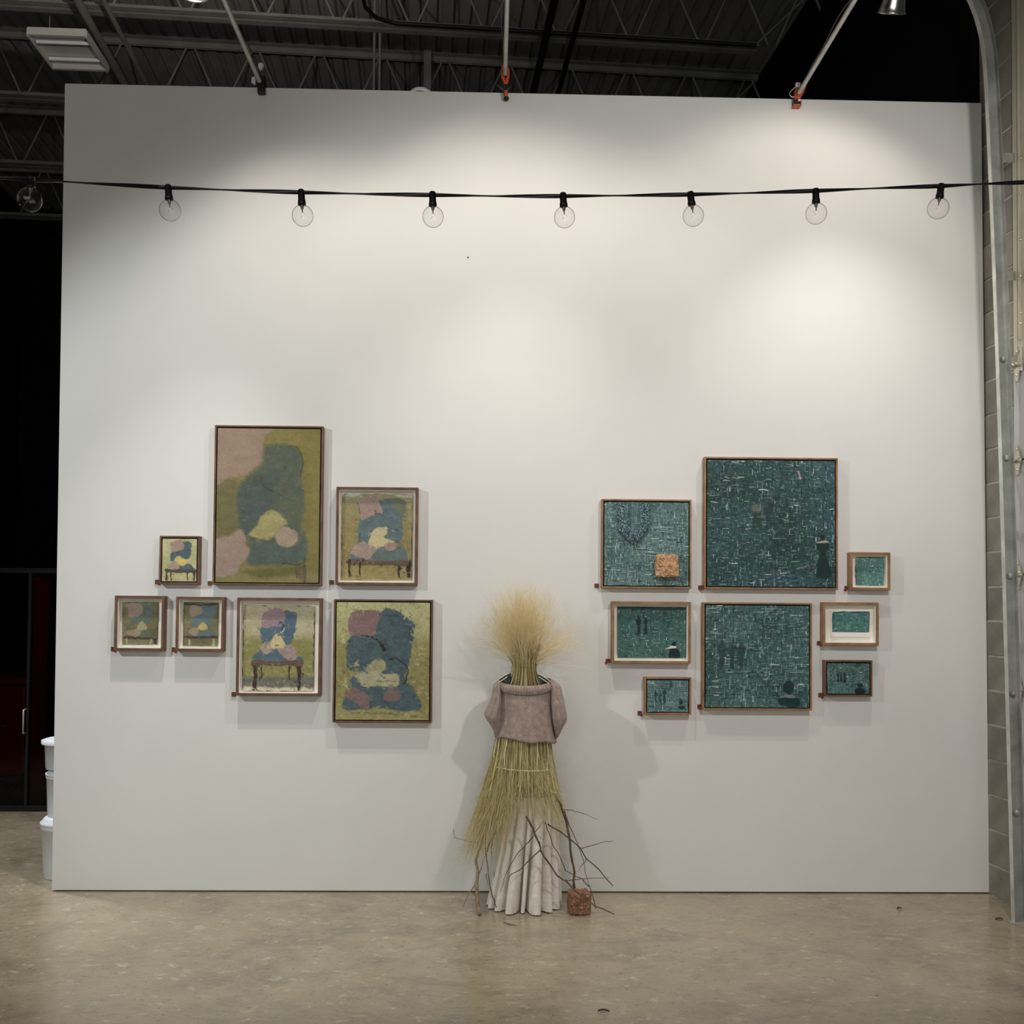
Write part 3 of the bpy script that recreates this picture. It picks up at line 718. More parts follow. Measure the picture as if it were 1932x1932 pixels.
def art_mat(name, rough=.6, bump=.35):
    t = NT(name); a = t.node('ShaderNodeVertexColor', layer_name='pigment'); t.link(a.outputs[0], t.b.inputs['Base Color'])
    v = t.coord(); n = t.noise(v, 180, 3, .6)
    bw = t.node('ShaderNodeRGBToBW'); t.link(a.outputs[0], bw.inputs[0])
    ad = t.node('ShaderNodeMath', operation='ADD'); t.link(bw.outputs[0], ad.inputs[0]); t.link(n, ad.inputs[1])
    t.bump(ad.outputs[0], bump, .004); t.b.inputs['Roughness'].default_value = rough
    t.b.inputs['Specular IOR Level'].default_value = .3; return t.m
M['oil'] = art_mat('oil_paint', .6, .3)
M['teal'] = art_mat('teal_impasto_paint', .55, .45)
GAIN, SAT = {'oil': .97, 'teal': .96}, {'oil': .86, 'teal': .86}
def grid_obj(name, art, x0, x1, z0, z1, y, parent, mat, deckle=0.0, thick=.004):
    ny, nx = art.ny, art.nx; X = np.linspace(x0, x1, nx); Z = np.linspace(z1, z0, ny)
    xx, zz = np.meshgrid(X, Z)
    if deckle:
        e = np.random.default_rng(art.seed+9)
        for arr, ax in ((xx, 0), (zz, 1)): pass
        n_ = vnoise(ny, nx, 11, 11, art.seed+12)-.5; m_ = vnoise(ny, nx, 9, 9, art.seed+13)-.5
        ed = np.minimum(np.minimum(art.u, 1-art.u), np.minimum(art.v, 1-art.v)); k = np.clip(1-ed/.05, 0, 1)
        xx = xx+n_*deckle*k; zz = zz+m_*deckle*k
    o = ORG[parent.name]
    co = np.zeros((ny*nx+4, 3)); co[:ny*nx, 0] = xx.ravel()-o[0]; co[:ny*nx, 1] = y-o[1]; co[:ny*nx, 2] = zz.ravel()-o[2]
    cn = [0, nx-1, ny*nx-1, (ny-1)*nx]
    for k, i in enumerate(cn): co[ny*nx+k] = co[i]+A(0, thick, 0)
    ii = (np.arange(ny-1)[:, None]*nx+np.arange(nx-1)[None]).ravel()
    q = np.stack([ii, ii+nx, ii+nx+1, ii+1], 1)
    me = bpy.data.meshes.new(name); N = ny*nx+4
    edges_poly = [list(range(0, nx))[::-1], [i*nx for i in range(ny)], [(ny-1)*nx+i for i in range(nx)], [i*nx+nx-1 for i in range(ny)][::-1]]
    cor = [(0, 1), (0, 3), (3, 2), (2, 1)]
    ex_f = []
    b0 = ny*nx
    ex_f.append(edges_poly[0][::-1][::-1]+[b0+0, b0+1]); ex_f.append(edges_poly[1]+[b0+3, b0+0]); ex_f.append(edges_poly[2]+[b0+2, b0+3]); ex_f.append(edges_poly[3][::1]+[b0+1, b0+2])
    ex_f.append([b0, b0+3, b0+2, b0+1][::-1])
    loops = np.concatenate([q.ravel()]+[np.array(f) for f in ex_f]); sizes = np.concatenate([np.full(len(q), 4)]+[np.array([len(f)]) for f in ex_f])
    me.vertices.add(N); me.vertices.foreach_set('co', co.ravel()); me.loops.add(len(loops)); me.loops.foreach_set('vertex_index', loops.astype(np.int32))
    st_ = np.concatenate([[0], np.cumsum(sizes)[:-1]]); me.polygons.add(len(sizes)); me.polygons.foreach_set('loop_start', st_.astype(np.int32)); me.polygons.foreach_set('loop_total', sizes.astype(np.int32))
    me.update(calc_edges=True); me.validate()
    ca = me.color_attributes.new('pigment', 'FLOAT_COLOR', 'POINT')
    key = 'oil' if mat is M['oil'] else 'teal'
    if key == 'oil': art.scumble(int(ny*nx/(28 if art.soft else 45)), reach=min(6, nx*.035), lmax=max(5, nx*.07), w=(1.5, max(2.5, nx*.022)), alpha=(.08, .3) if art.soft else (.3, .8))
    else: art.im = art.im+(art.im-art.im.mean((0, 1)))*.18
    g_ = art.im.mean(2, keepdims=True); im_ = g_+(art.im-g_)*SAT[key]
    c = lin(np.clip(im_*GAIN[key], 2, 245)).reshape(-1, 3); cc = np.ones((N, 4)); cc[:ny*nx, :3] = c; cc[ny*nx:, :3] = c.mean(0)
    ca.data.foreach_set('color', cc.ravel())
    ob = new_obj(name, me, mat, parent, (0, 0, 0)); ORG[ob.name] = o; return ob

def frame_thing(px, label, wood, kind, art_rect=None, sheet=None):
    """px: front-face left, top, right, bottom.  kind 'canvas' or 'box'.  Returns root and the rectangle of the picture."""
    dep = .05 if kind == 'canvas' else .055
    y = -dep; L, T, R, B = px
    tl, br_ = P(L, T, y), P(R, B, y); tr_, bl = P(R, T, y), P(L, B, y)
    x0, x1 = (tl[0]+bl[0])/2, (tr_[0]+br_[0])/2; z1, z0 = (tl[2]+tr_[2])/2, (bl[2]+br_[2])/2
    r = empty('framed_painting', A((x0+x1)/2, -.0, z0), label, 'painting')
    fw = .010 if kind == 'canvas' else .0155
    mt = M[wood]
    MB().box((x0, y, z0), (x0+fw, -.0012, z1)).build('frame_rail', mt, r, bevel=.0012)
    MB().box((x1-fw, y, z0), (x1, -.0012, z1)).build('frame_rail', mt, r, bevel=.0012)
    MB().box((x0+fw, y, z1-fw), (x1-fw, -.0012, z1)).build('frame_rail', mt, r, bevel=.0012)
    MB().box((x0+fw, y, z0), (x1-fw, -.0012, z0+fw)).build('frame_rail', mt, r, bevel=.0012)
    if kind == 'canvas':
        MB().box((x0+fw, -.016, z0+fw), (x1-fw, -.0015, z1-fw)).build('backing', M['gap'], r)
        g = .0065
        pic = (x0+fw+g, x1-fw-g, z0+fw+g, z1-fw-g)
        MB().box((pic[0]+.001, y+.0085, pic[2]+.001), (pic[1]-.001, -.0165, pic[3]-.001)).build('stretcher', M['gap'], r)
        return r, pic, y+.003
    b = MB().box((x0+fw, -.010, z0+fw), (x1-fw, -.0015, z1-fw)); b.build('mat_board', M['mat'], r)
    t_ = .004; yi = y+.008
    for lo, hi in (((x0+fw, yi, z0+fw), (x0+fw+t_, -.0105, z1-fw)), ((x1-fw-t_, yi, z0+fw), (x1-fw, -.0105, z1-fw)),
                   ((x0+fw+t_, yi, z1-fw-t_), (x1-fw-t_, -.0105, z1-fw)), ((x0+fw+t_, yi, z0+fw), (x1-fw-t_, -.0105, z0+fw+t_))):
        MB().box(lo, hi).build('spacer', M['mat'], r)
    a, b_, c, d = art_rect; yp_ = -.018
    p0, p1 = P(a, b_, yp_), P(c, d, yp_)
    lo_x, hi_x = max(p0[0], x0+fw+t_+.002), min(p1[0], x1-fw-t_-.002); lo_z, hi_z = max(p1[2], z0+fw+t_+.003), min(p0[2], z1-fw-t_-.003)
    return r, (lo_x, hi_x, lo_z, hi_z), yp_

def dims(wpx, hpx, k=1.2): return max(24, int(wpx*k)), max(24, int(hpx*k))
PINK, BLUE, BRN, DK = (166, 138, 126), (90, 111, 114), (96, 78, 62), (52, 38, 30)

# --- large olive painting
r, pic, y = frame_thing((403, 803, 608, 1104), 'tall olive painting of a blue rounded form with pink patches in brown frame', 'walnut', 'canvas')
a = Art((105, 95, 1265, 1815), *dims(197, 292), 11); a.soft = True; a.fill((126, 116, 62), 16)
a.blob((138, 124, 62), [(700, 110), (1260, 110), (1260, 1500), (1150, 1400), (1100, 600), (1000, 300), (650, 260)], 80, 12, .8)
a.blob((104, 100, 62), [(105, 700), (330, 660), (360, 1000), (350, 1230), (105, 1380)], 60, 12, .7)
a.blob((152, 127, 104), [(60, 60), (700, 90), (640, 180), (620, 280), (600, 480), (500, 560), (430, 625), (250, 650), (60, 700)], 14, 12)
a.blob((84, 93, 76), [(640, 300), (760, 272), (920, 282), (1020, 350), (1068, 450), (1060, 560), (1035, 650), (1080, 800), (1090, 1000), (1050, 1200), (1110, 1280), (1120, 1500), (1080, 1590), (900, 1610), (490, 1612), (490, 1480), (470, 1350), (380, 1230), (350, 1000), (330, 850), (380, 720), (480, 600), (600, 515), (625, 400)], 22, 14)
a.blob((70, 84, 78), [(380, 760), (520, 640), (760, 600), (760, 800), (720, 1000), (560, 1120), (460, 1290), (370, 1200)], 50, 12, .8)
a.blob((92, 96, 70), [(740, 900), (860, 860), (1050, 860), (1060, 1180), (920, 1080), (780, 1000)], 40, 10, .7)
a.blob((74, 92, 88), [(500, 1370), (700, 1380), (900, 1430), (1090, 1360), (1080, 1580), (520, 1600)], 40, 10, .7)
a.blob((160, 150, 92), [(480, 1270), (560, 1180), (600, 1090), (700, 1012), (800, 1040), (910, 1150), (840, 1190), (760, 1300), (680, 1340), (520, 1312)], 14, 20)
a.blob((160, 140, 116), [(770, 1290), (830, 1200), (930, 1200), (1015, 1260), (1020, 1340), (960, 1410), (860, 1415), (790, 1370)], 10, 16)
a.blob((155, 130, 114), [(60, 1380), (250, 1292), (380, 1225), (440, 1320), (430, 1400), (480, 1430), (470, 1520), (400, 1600), (330, 1720), (60, 1735)], 12, 14)
a.blob((102, 96, 44), [(420, 1690), (700, 1655), (1000, 1645), (950, 1735), (700, 1768), (500, 1740)], 20, 14)
a.blob((150, 138, 92), [(650, 1790), (900, 1740), (1230, 1700), (1240, 1810), (700, 1812)], 30, 10, .5)
for pts, w_ in (([(915, 285), (1000, 312), (1058, 400), (1068, 480), (1035, 640)], 6), ([(600, 640), (622, 725), (690, 772), (830, 850)], 6), ([(850, 1600), (960, 1607), (1040, 1615), (1098, 1590), (1108, 1540)], 7), ([(1010, 1650), (1018, 1760)], 8), ([(1105, 1620), (1110, 1810)], 14)):
    a.line((54, 54, 44), pts, w_, alpha=.75)
a.blob((100, 84, 58), [(1010, 1640), (1110, 1640), (1125, 1800), (1080, 1790), (1020, 1740)], 14, 14, .8)
a.dabs(160, [(190, 170, 150), (150, 140, 100)], 4, 12, (.8, 1.6), .5, (.1, .35))
grid_obj('canvas', a, *pic, y, r, M['oil'])

def chair_art(art, S, soft=5):
    for c, poly in S: art.blob(c, poly, soft, 16)
# --- chair on ochre (upper right of the olive group)
ar = (646, 932, 776, 1095)
r, pic, y = frame_thing((633.5, 919, 788, 1104), 'box-framed painting of a blue chair with pink cushion on ochre ground', 'walnut', 'box', ar)
a = Art((330, 205, 1530, 1700), *dims(130, 163, 1.35), 21); a.grad([(205, (160, 154, 112)), (600, (150, 138, 88)), (1200, (146, 128, 76)), (1700, (158, 142, 88))])
a.dabs(240, [(186, 176, 128), (118, 104, 58), (172, 156, 104)], 4, 14, (1, 3), None, (.2, .5))
chair_art(a, [((94, 114, 116), [(960, 330), (1060, 290), (1200, 268), (1330, 290), (1420, 345), (1408, 600), (1362, 630), (1345, 1010), (1000, 1060), (640, 1035), (638, 640), (930, 560), (1000, 480)]),
  ((112, 118, 92), [(1180, 310), (1390, 330), (1400, 560), (1250, 500)]), (PINK, [(590, 350), (650, 290), (760, 250), (930, 255), (970, 360), (1015, 450), (1000, 545), (860, 572), (680, 650), (640, 560)]),
  ((94, 114, 112), [(465, 1260), (600, 1280), (780, 1330), (900, 1190), (1000, 1130), (1200, 1180), (1300, 1085), (1390, 1110), (1462, 1330), (1250, 1355), (560, 1352)]),
  ((166, 142, 128), [(480, 1230), (560, 1100), (680, 1030), (800, 1080), (960, 1140), (880, 1240), (800, 1330), (600, 1290)]),
  ((200, 186, 136), [(880, 830), (940, 790), (1070, 768), (1110, 820), (1080, 900), (1060, 960), (1200, 1008), (1230, 1040), (1100, 1060), (1050, 1120), (900, 1132), (790, 1060), (820, 960)]),
  ((104, 84, 62), [(470, 1340), (1000, 1362), (1500, 1350), (1510, 1445), (1000, 1440), (480, 1440)])])
a.ell((170, 132, 126), 1155, 1115, 102, 76, soft=5)
for q in ([(450, 1340), (490, 1340), (495, 1640), (452, 1640)], [(632, 1400), (665, 1400), (660, 1640), (642, 1640)], [(1285, 1450), (1338, 1450), (1330, 1665), (1305, 1665)], [(1440, 1460), (1515, 1310), (1512, 1650), (1465, 1650)]): a.blob(DK, q, 5, 10, smooth=False)
for q in ([(590, 360), (640, 560)], [(900, 545), (990, 565)], [(1250, 810), (1320, 850)], [(640, 900), (650, 1040)], [(1250, 1030), (1340, 1050)]): a.line((60, 62, 56), q, 9, 5, .8)
a.blob((196, 206, 206), [(330, 205), (640, 205), (600, 245), (340, 245)], 8, 10, .7); a.blob((214, 216, 206), [(1250, 215), (1530, 225), (1525, 262), (1300, 250)], 8, 10, .7)
grid_obj('picture_sheet', a, *pic, y, r, M['oil'], deckle=.006)
# --- small chair canvas
r, pic, y = frame_thing((300.5, 1011, 376, 1102), 'small unmatted canvas of a chair on pale green in brown frame', 'walnut', 'canvas')
a = Art((885, 120, 1400, 755), *dims(66, 83, 1.5), 31); a.fill((192, 186, 132), 20); a.dabs(80, [(214, 206, 160), (164, 156, 104)], 4, 10, (1, 2.5), None, (.2, .5))
chair_art(a, [((78, 98, 104), [(1190, 165), (1310, 185), (1312, 300), (1280, 420), (1190, 412), (1110, 385), (1060, 450), (1010, 440), (1015, 335), (1160, 285), (1215, 240)]),
  (PINK, [(1000, 182), (1080, 150), (1170, 145), (1212, 245), (1180, 282), (1040, 325), (1012, 250)]), ((80, 100, 104), [(1140, 520), (1280, 495), (1340, 530), (1370, 582), (1120, 582)]),
  ((172, 144, 124), [(945, 540), (1010, 480), (1080, 460), (1140, 520), (1115, 592), (1050, 572)]), ((214, 190, 98), [(1090, 440), (1150, 375), (1190, 420), (1250, 440), (1240, 512), (1160, 520), (1125, 480)]),
  ((84, 74, 64), [(938, 566), (1050, 580), (1380, 582), (1375, 622), (1150, 628), (940, 612)])], 3)
for q in ([(943, 600), (972, 600), (966, 745), (945, 745)], [(1014, 620), (1032, 620), (1030, 745), (1015, 745)], [(1255, 620), (1274, 620), (1270, 745), (1257, 745)], [(1340, 610), (1380, 600), (1373, 755), (1352, 755)]): a.blob((62, 54, 48), q, 3, 8, smooth=False)
grid_obj('canvas', a, *pic, y, r, M['oil'])
# --- two small olive chairs
ar = (232, 1136, 297, 1216)
r, pic, y = frame_thing((215.5, 1124, 309.5, 1228), 'small box-framed dim olive chair picture set lowest beside the partition end', 'walnut', 'box', ar)
a = Art((325, 1050, 830, 1670), *dims(65, 80, 1.5), 41); a.fill((118, 110, 74), 22); a.dabs(60, [(150, 142, 100), (84, 80, 48)], 4, 10, (1, 3), None, (.2, .5))
chair_art(a, [((98, 110, 100), [(590, 1080), (740, 1100), (742, 1240), (690, 1385), (600, 1330), (460, 1392), (450, 1300), (590, 1230)]), ((156, 136, 116), [(370, 1082), (580, 1085), (602, 1220), (430, 1272), (408, 1180)]),
  ((100, 108, 92), [(560, 1540), (680, 1450), (725, 1540), (660, 1582)]), ((158, 138, 116), [(380, 1492), (500, 1450), (590, 1460), (560, 1540), (480, 1556)]), ((170, 160, 116), [(530, 1440), (580, 1340), (640, 1370), (672, 1440), (600, 1462)]),
  ((76, 66, 52), [(360, 1552), (560, 1562), (800, 1570), (800, 1594), (380, 1592)])], 4)
for xx in (395, 735): a.blob((182, 176, 128), [(xx-12, 1590), (xx+12, 1590), (xx+12, 1660), (xx-12, 1660)], 5, 8, .8, False)
a.blob((52, 42, 34), [(780, 1580), (815, 1580), (812, 1668), (785, 1668)], 5, 6, 1, False)
grid_obj('picture_sheet', a, *pic, y, r, M['oil'], deckle=.005)
ar = (346.6, 1137, 410.6, 1219)
r, pic, y = frame_thing((331.5, 1126, 422.5, 1229), 'small box-framed bluish chair picture between the dim olive one and the cream-ground chair', 'walnut', 'box', ar)
a = Art((1210, 1060, 1705, 1690), *dims(64, 82, 1.5), 51); a.fill((116, 108, 72), 22); a.dabs(60, [(150, 142, 92), (80, 78, 48)], 4, 10, (1, 3), None, (.2, .5))
chair_art(a, [((98, 118, 120), [(1460, 1110), (1650, 1100), (1640, 1250), (1600, 1390), (1540, 1380), (1480, 1335), (1420, 1390), (1340, 1372), (1320, 1310), (1400, 1240)]), ((158, 140, 120), [(1310, 1112), (1450, 1110), (1462, 1220), (1320, 1262)]),
  ((94, 112, 112), [(1420, 1500), (1560, 1450), (1640, 1500), (1640, 1552), (1380, 1542)]), ((158, 140, 120), [(1290, 1500), (1340, 1420), (1420, 1440), (1430, 1482), (1380, 1540)]), ((192, 172, 102), [(1420, 1440), (1480, 1332), (1550, 1400), (1540, 1452)]),
  ((74, 68, 56), [(1250, 1542), (1450, 1548), (1690, 1546), (1690, 1577), (1260, 1576)])], 4)
a.blob((46, 48, 42), [(1210, 1062), (1450, 1085), (1705, 1062), (1705, 1086), (1450, 1104), (1215, 1092)], 5, 6, .9)
for xx in (1300, 1640): a.blob((196, 188, 140), [(xx-12, 1590), (xx+12, 1590), (xx+14, 1680), (xx-14, 1680)], 5, 8, .8, False)
grid_obj('picture_sheet', a, *pic, y, r, M['oil'], deckle=.005)
# --- chair on mottled cream and green
ar = (459.6, 1142, 590.6, 1304)
r, pic, y = frame_thing((446, 1128, 606, 1313), 'box-framed painting of a blue chair on mottled cream and green', 'walnut', 'box', ar)
a = Art((260, 280, 1410, 1705), *dims(131, 162, 1.35), 61); a.grad([(280, (184, 174, 138)), (760, (180, 172, 132)), (880, (142, 138, 78)), (1440, (146, 142, 82)), (1500, (112, 110, 98)), (1620, (110, 106, 98)), (1660, (206, 196, 162)), (1705, (196, 184, 146))])
a.dabs(330, [(206, 196, 164), (140, 136, 82), (160, 152, 108), (196, 180, 150)], 4, 14, (1, 3), None, (.25, .55))
chair_art(a, [((82, 106, 122), [(920, 368), (1080, 390), (1126, 450), (1110, 650), (1062, 850), (1040, 912), (960, 925), (900, 850), (760, 790), (700, 875), (570, 900), (560, 640), (870, 620), (940, 500)]),
  ((156, 128, 134), [(560, 470), (600, 390), (720, 340), (840, 325), (910, 370), (952, 470), (930, 540), (880, 612), (730, 634), (580, 642)]),
  ((84, 108, 124), [(428, 1155), (540, 1020), (620, 1060), (720, 1015), (840, 1030), (960, 1180), (1130, 1120), (1212, 1150), (1190, 1205), (700, 1196), (450, 1178)]),
  ((172, 148, 134), [(570, 930), (700, 895), (745, 1000), (650, 1092), (580, 1060)]), ((162, 138, 134), [(830, 1020), (950, 945), (1080, 960), (1132, 1080), (1130, 1160), (1050, 1222), (960, 1172)]),
  ((204, 190, 140), [(715, 905), (760, 790), (830, 750), (890, 820), (945, 935), (880, 992), (740, 1002)]),
  ((104, 84, 68), [(430, 1190), (800, 1206), (1212, 1196), (1212, 1300), (1130, 1332), (1090, 1285), (800, 1285), (560, 1282), (500, 1332), (430, 1300)])])
for q in ([(430, 1280), (508, 1300), (492, 1500), (480, 1700), (420, 1700), (445, 1500)], [(1140, 1290), (1216, 1280), (1206, 1500), (1196, 1700), (1165, 1700), (1150, 1500)], [(556, 1290), (582, 1290), (578, 1505), (560, 1505)], [(1002, 1290), (1030, 1290), (1026, 1515), (1006, 1515)]): a.blob((64, 48, 42), q, 5, 14, smooth=False)
a.line((40, 40, 42), [(855, 560), (905, 600), (905, 650), (880, 695)], 8, 14); a.line((206, 206, 190), [(920, 660), (895, 715), (850, 745)], 12, 6)
grid_obj('picture_sheet', a, *pic, y, r, M['oil'], deckle=.007)
# --- big blue abstract canvas, lower right of the group
r, pic, y = frame_thing((628.5, 1131, 815.5, 1363.5), 'large canvas of heavy blue shapes with dark arcs on mottled ochre', 'walnut', 'canvas')
a = Art((155, 160, 1395, 1735), *dims(180, 228), 71); a.grad([(160, (184, 180, 124)), (560, (178, 172, 116)), (720, (150, 142, 84)), (1300, (142, 132, 76)), (1735, (160, 148, 88))])
a.dabs(480, [(206, 200, 152), (128, 124, 68), (166, 158, 98), (196, 190, 136)], 5, 20, (1, 4), None, (.25, .6))
a.dabs(110, [(70, 86, 84), (96, 104, 80)], 4, 16, (1, 3), None, (.2, .5))
a.blob((72, 93, 98), [(735, 300), (860, 250), (1000, 300), (1120, 400), (1190, 450), (1180, 600), (1130, 950), (1070, 1150), (1100, 1260), (1180, 1300), (1300, 1560), (1100, 1610), (900, 1600), (640, 1560), (540, 1440), (400, 1320), (320, 1250), (390, 1150), (480, 1090), (310, 1045), (330, 640), (640, 600)], 9, 22)
a.blob((72, 93, 98), [(260, 1480), (340, 1400), (560, 1420), (640, 1560), (420, 1600), (260, 1590)], 9, 20)
a.dabs(150, [(112, 128, 128), (58, 76, 92), (128, 136, 120)], 4, 14, (1, 3), None, (.15, .4))
a.blob((134, 104, 100), [(320, 380), (420, 275), (560, 268), (740, 282), (730, 380), (630, 600), (480, 604), (340, 598)], 7, 14)
a.blob((160, 152, 112), [(540, 1130), (620, 960), (720, 920), (800, 950), (812, 1040), (700, 1140)], 10, 26); a.blob((168, 160, 112), [(330, 1045), (460, 930), (452, 1010)], 5, 10, smooth=False)
a.blob((172, 168, 128), [(395, 1140), (600, 1085), (800, 1120), (965, 1120), (972, 1285), (700, 1300), (520, 1290), (470, 1200)], 9, 20)
a.blob((128, 102, 98), [(268, 1400), (380, 1310), (480, 1340), (602, 1450), (560, 1602), (440, 1520)], 8, 14); a.blob((124, 102, 92), [(800, 1400), (870, 1312), (960, 1320), (1020, 1430), (930, 1482), (800, 1474)], 7, 10)
a.line((40, 32, 26), [(480, 608), (600, 622), (700, 670), (760, 730), (790, 795)], 5, 26); a.line((38, 40, 44), [(850, 930), (960, 918), (1050, 980)], 13, 8)
a.line((46, 34, 28), [(1060, 980), (1100, 1060), (1098, 1140), (1060, 1255)], 7, 10); a.line((50, 70, 84), [(780, 330), (950, 345), (1080, 420), (1130, 520), (1105, 700)], 11, 9, .7)
a.line((60, 66, 60), [(700, 1210), (950, 1218)], 5); a.line((60, 66, 60), [(740, 1130), (820, 1195)], 5); a.line((70, 84, 92), [(500, 1298), (860, 1298)], 8, alpha=.8)
a.line((80, 80, 56), [(370, 1640), (800, 1650), (1230, 1690)], 7, alpha=.6)
grid_obj('canvas', a, *pic, y, r, M['oil'])

# --- teal paintings
TP = [(18, 46, 50), (44, 82, 84), (78, 114, 112), (136, 170, 164), (214, 226, 220), (30, 46, 60), (90, 98, 104)]
def figure(a, cx, top, h, c, dress=False, alpha=.85):
    w_ = h*.17
    a.ell(c, cx, top+h*.09, h*.055, h*.085, soft=a.k, var=8, alpha=alpha)
    if dress: q = [(cx-w_*.3, top+h*.17), (cx+w_*.3, top+h*.17), (cx+w_*.62, top+h*.26), (cx+w_*.5, top+h*.36), (cx+w_*.32, top+h*.46), (cx+w_*.78, top+h), (cx-w_*.7, top+h), (cx-w_*.3, top+h*.46), (cx-w_*.6, top+h*.34), (cx-w_*.62, top+h*.25)]
    else: q = [(cx-w_*.2, top+h*.16), (cx+w_*.2, top+h*.16), (cx+w_*.68, top+h*.22), (cx+w_*.72, top+h*.42), (cx+w_*.42, top+h*.44), (cx+w_*.38, top+h), (cx-w_*.38, top+h), (cx-w_*.42, top+h*.44), (cx-w_*.72, top+h*.4), (cx-w_*.66, top+h*.22)]
    a.blob(c, q, a.k, 10, alpha, smooth=False)

# textured collar and copper pouch
r, pic, y = frame_thing((1135, 942, 1304.5, 1110), 'teal woven-stroke canvas with a hanging beaded collar and copper pouch', 'oak', 'canvas')
a = Art((255, 225, 1680, 1640), *dims(163, 162, 1.4), 81); a.fill((88, 124, 120), 20); a.weave(TP, [1.3, 3, 4, 3, 1.2, .8, .8], 1.0, 20)
a.blob((56, 86, 90), [(440, 225), (1050, 225), (1030, 690), (770, 980), (480, 740)], 30, 10, .35)
grid_obj('canvas', a, *pic, y, r, M['teal']); RAIL = r
sx = lambda x: pic[0]+(x-255)/(1680-255)*(pic[1]-pic[0]); sz = lambda z: pic[3]-(z-225)/(1640-225)*(pic[3]-pic[2])
outer = [(468, 240), (466, 450), (466, 640), (500, 740), (600, 840), (700, 925), (762, 962), (820, 920), (900, 830), (980, 740), (1012, 650), (1020, 450), (1028, 240)]
inner = [(655, 240), (660, 450), (672, 590), (700, 680), (725, 740), (745, 768), (762, 780), (780, 765), (800, 730), (830, 660), (850, 590), (848, 450), (845, 240)]
def lerp_path(p, n):
    p = np.array(p, float); t = np.linspace(0, len(p)-1, n); i = np.clip(t.astype(int), 0, len(p)-2); f_ = (t-i)[:, None]; return p[i]*(1-f_)+p[i+1]*f_
NA, NBW = 150, 26
po, pi_ = lerp_path(outer, NA), lerp_path(inner, NA)
vs = []; fs = []; g = np.random.default_rng(5)
for i in range(NA):
    for j in range(NBW):
        t = j/(NBW-1); q = po[i]*(1-t)+pi_[i]*t; bul = math.sin(math.pi*t)**.5 if 0 < t < 1 else 0
        hgt = .001+.012*bul+(g.random()*.005 if 0 < t < 1 else 0)
        vs.append((sx(q[0]), y-hgt, sz(q[1])))
for i in range(NA-1):
    for j in range(NBW-1): k = i*NBW+j; fs.append((k, k+1, k+NBW+1, k+NBW))
t_ = NT('blue_beaded_thread'); v_ = t_.coord(); n_ = t_.noise(v_, 150, 3, .7); nb_ = t_.noise(v_, 60, 4, .7)
t_.link(t_.ramp(n_, [(.38, rgba((20, 42, 52))), (.51, rgba((66, 98, 108))), (.64, rgba((172, 196, 198)))]), t_.b.inputs['Base Color']); t_.bump(nb_, .6, .006); t_.b.inputs['Roughness'].default_value = .6
co_ = MB().add(vs, fs).build('beaded_collar', t_.m, r); co_['label'] = 'blue and white beaded collar'
thread = [(740, 960), (735, 1060), (745, 1120)]
M['thread'] = pmat('pale_thread', (176, 196, 182), .8, var=.05)
b = MB()
for pth in ([(775, 950), (800, 1060), (850, 1180), (900, 1270), (960, 1300), (1020, 1285), (1090, 1230), (1130, 1140), (1170, 1115), (1230, 1105)], [(735, 960), (728, 1060), (735, 1110)]):
    b.tube([A(sx(u), y-.004, sz(v)) for u, v in pth], .0013, 5)
b.build('thread', M['thread'], r)
def crumple_box(c, hx, hy, hz, seed, n=14, amp=.006, rot=0.0, bot=1.0, rnd=.75):
    g = np.random.default_rng(seed); vs = []; fs = []; key = {}
    def vert(p):
        k = tuple(np.round(p, 5))
        if k in key: return key[k]
        q = np.array(p, float); nn = q/np.linalg.norm(q)
        e = np.sort(np.abs(q))[1]; q = q*(1-.10*max(0, e-rnd)/(1-rnd))
        fl = 1.0+(.06*(-q[2]) if bot else 0)
        d = g.normal()*amp
        w_ = A(q[0]*hx*fl, q[1]*hy, q[2]*hz)+nn*d
        w_ = A(w_[0]*math.cos(rot)-w_[1]*math.sin(rot), w_[0]*math.sin(rot)+w_[1]*math.cos(rot), w_[2])
        vs.append(np.array(c)+w_); key[k] = len(vs)-1; return key[k]
    L_ = np.linspace(-1, 1, n)
    for ax in range(3):
        for sg in (-1, 1):
            for i in range(n-1):
                for j in range(n-1):
                    q = []
                    for (a_, b_) in ((i, j), (i+1, j), (i+1, j+1), (i, j+1)):
                        p = [0, 0, 0]; p[ax] = sg; p[(ax+1) % 3] = L_[a_]; p[(ax+2) % 3] = L_[b_]; q.append(vert(p))
                    fs.append(tuple(q if sg > 0 else q[::-1]))
    return MB().add(vs, fs)
t_ = NT('crumpled_copper'); v_ = t_.coord(); n_ = t_.noise(v_, 42, 5, .65, .8)
t_.link(t_.ramp(n_, [(.3, rgba((140, 96, 64))), (.55, rgba((200, 156, 116))), (.75, rgba((230, 200, 166)))]), t_.b.inputs['Base Color']); t_.bump(t_.noise(v_, 70, 4, .7), .8, .012)
t_.b.inputs['Roughness'].default_value = .42; t_.b.inputs['Metallic'].default_value = .12
cx_, cz_ = (sx(1108)+sx(1490))/2, (sz(1105)+sz(1500))/2
pb = crumple_box((cx_, y-.028, cz_), (sx(1490)-sx(1108))/2*.98, .026, (sz(1105)-sz(1500))/2*.97, 3, 13, .0022).build('copper_pouch', t_.m, r); pb['label'] = 'crumpled copper-coloured pouch'

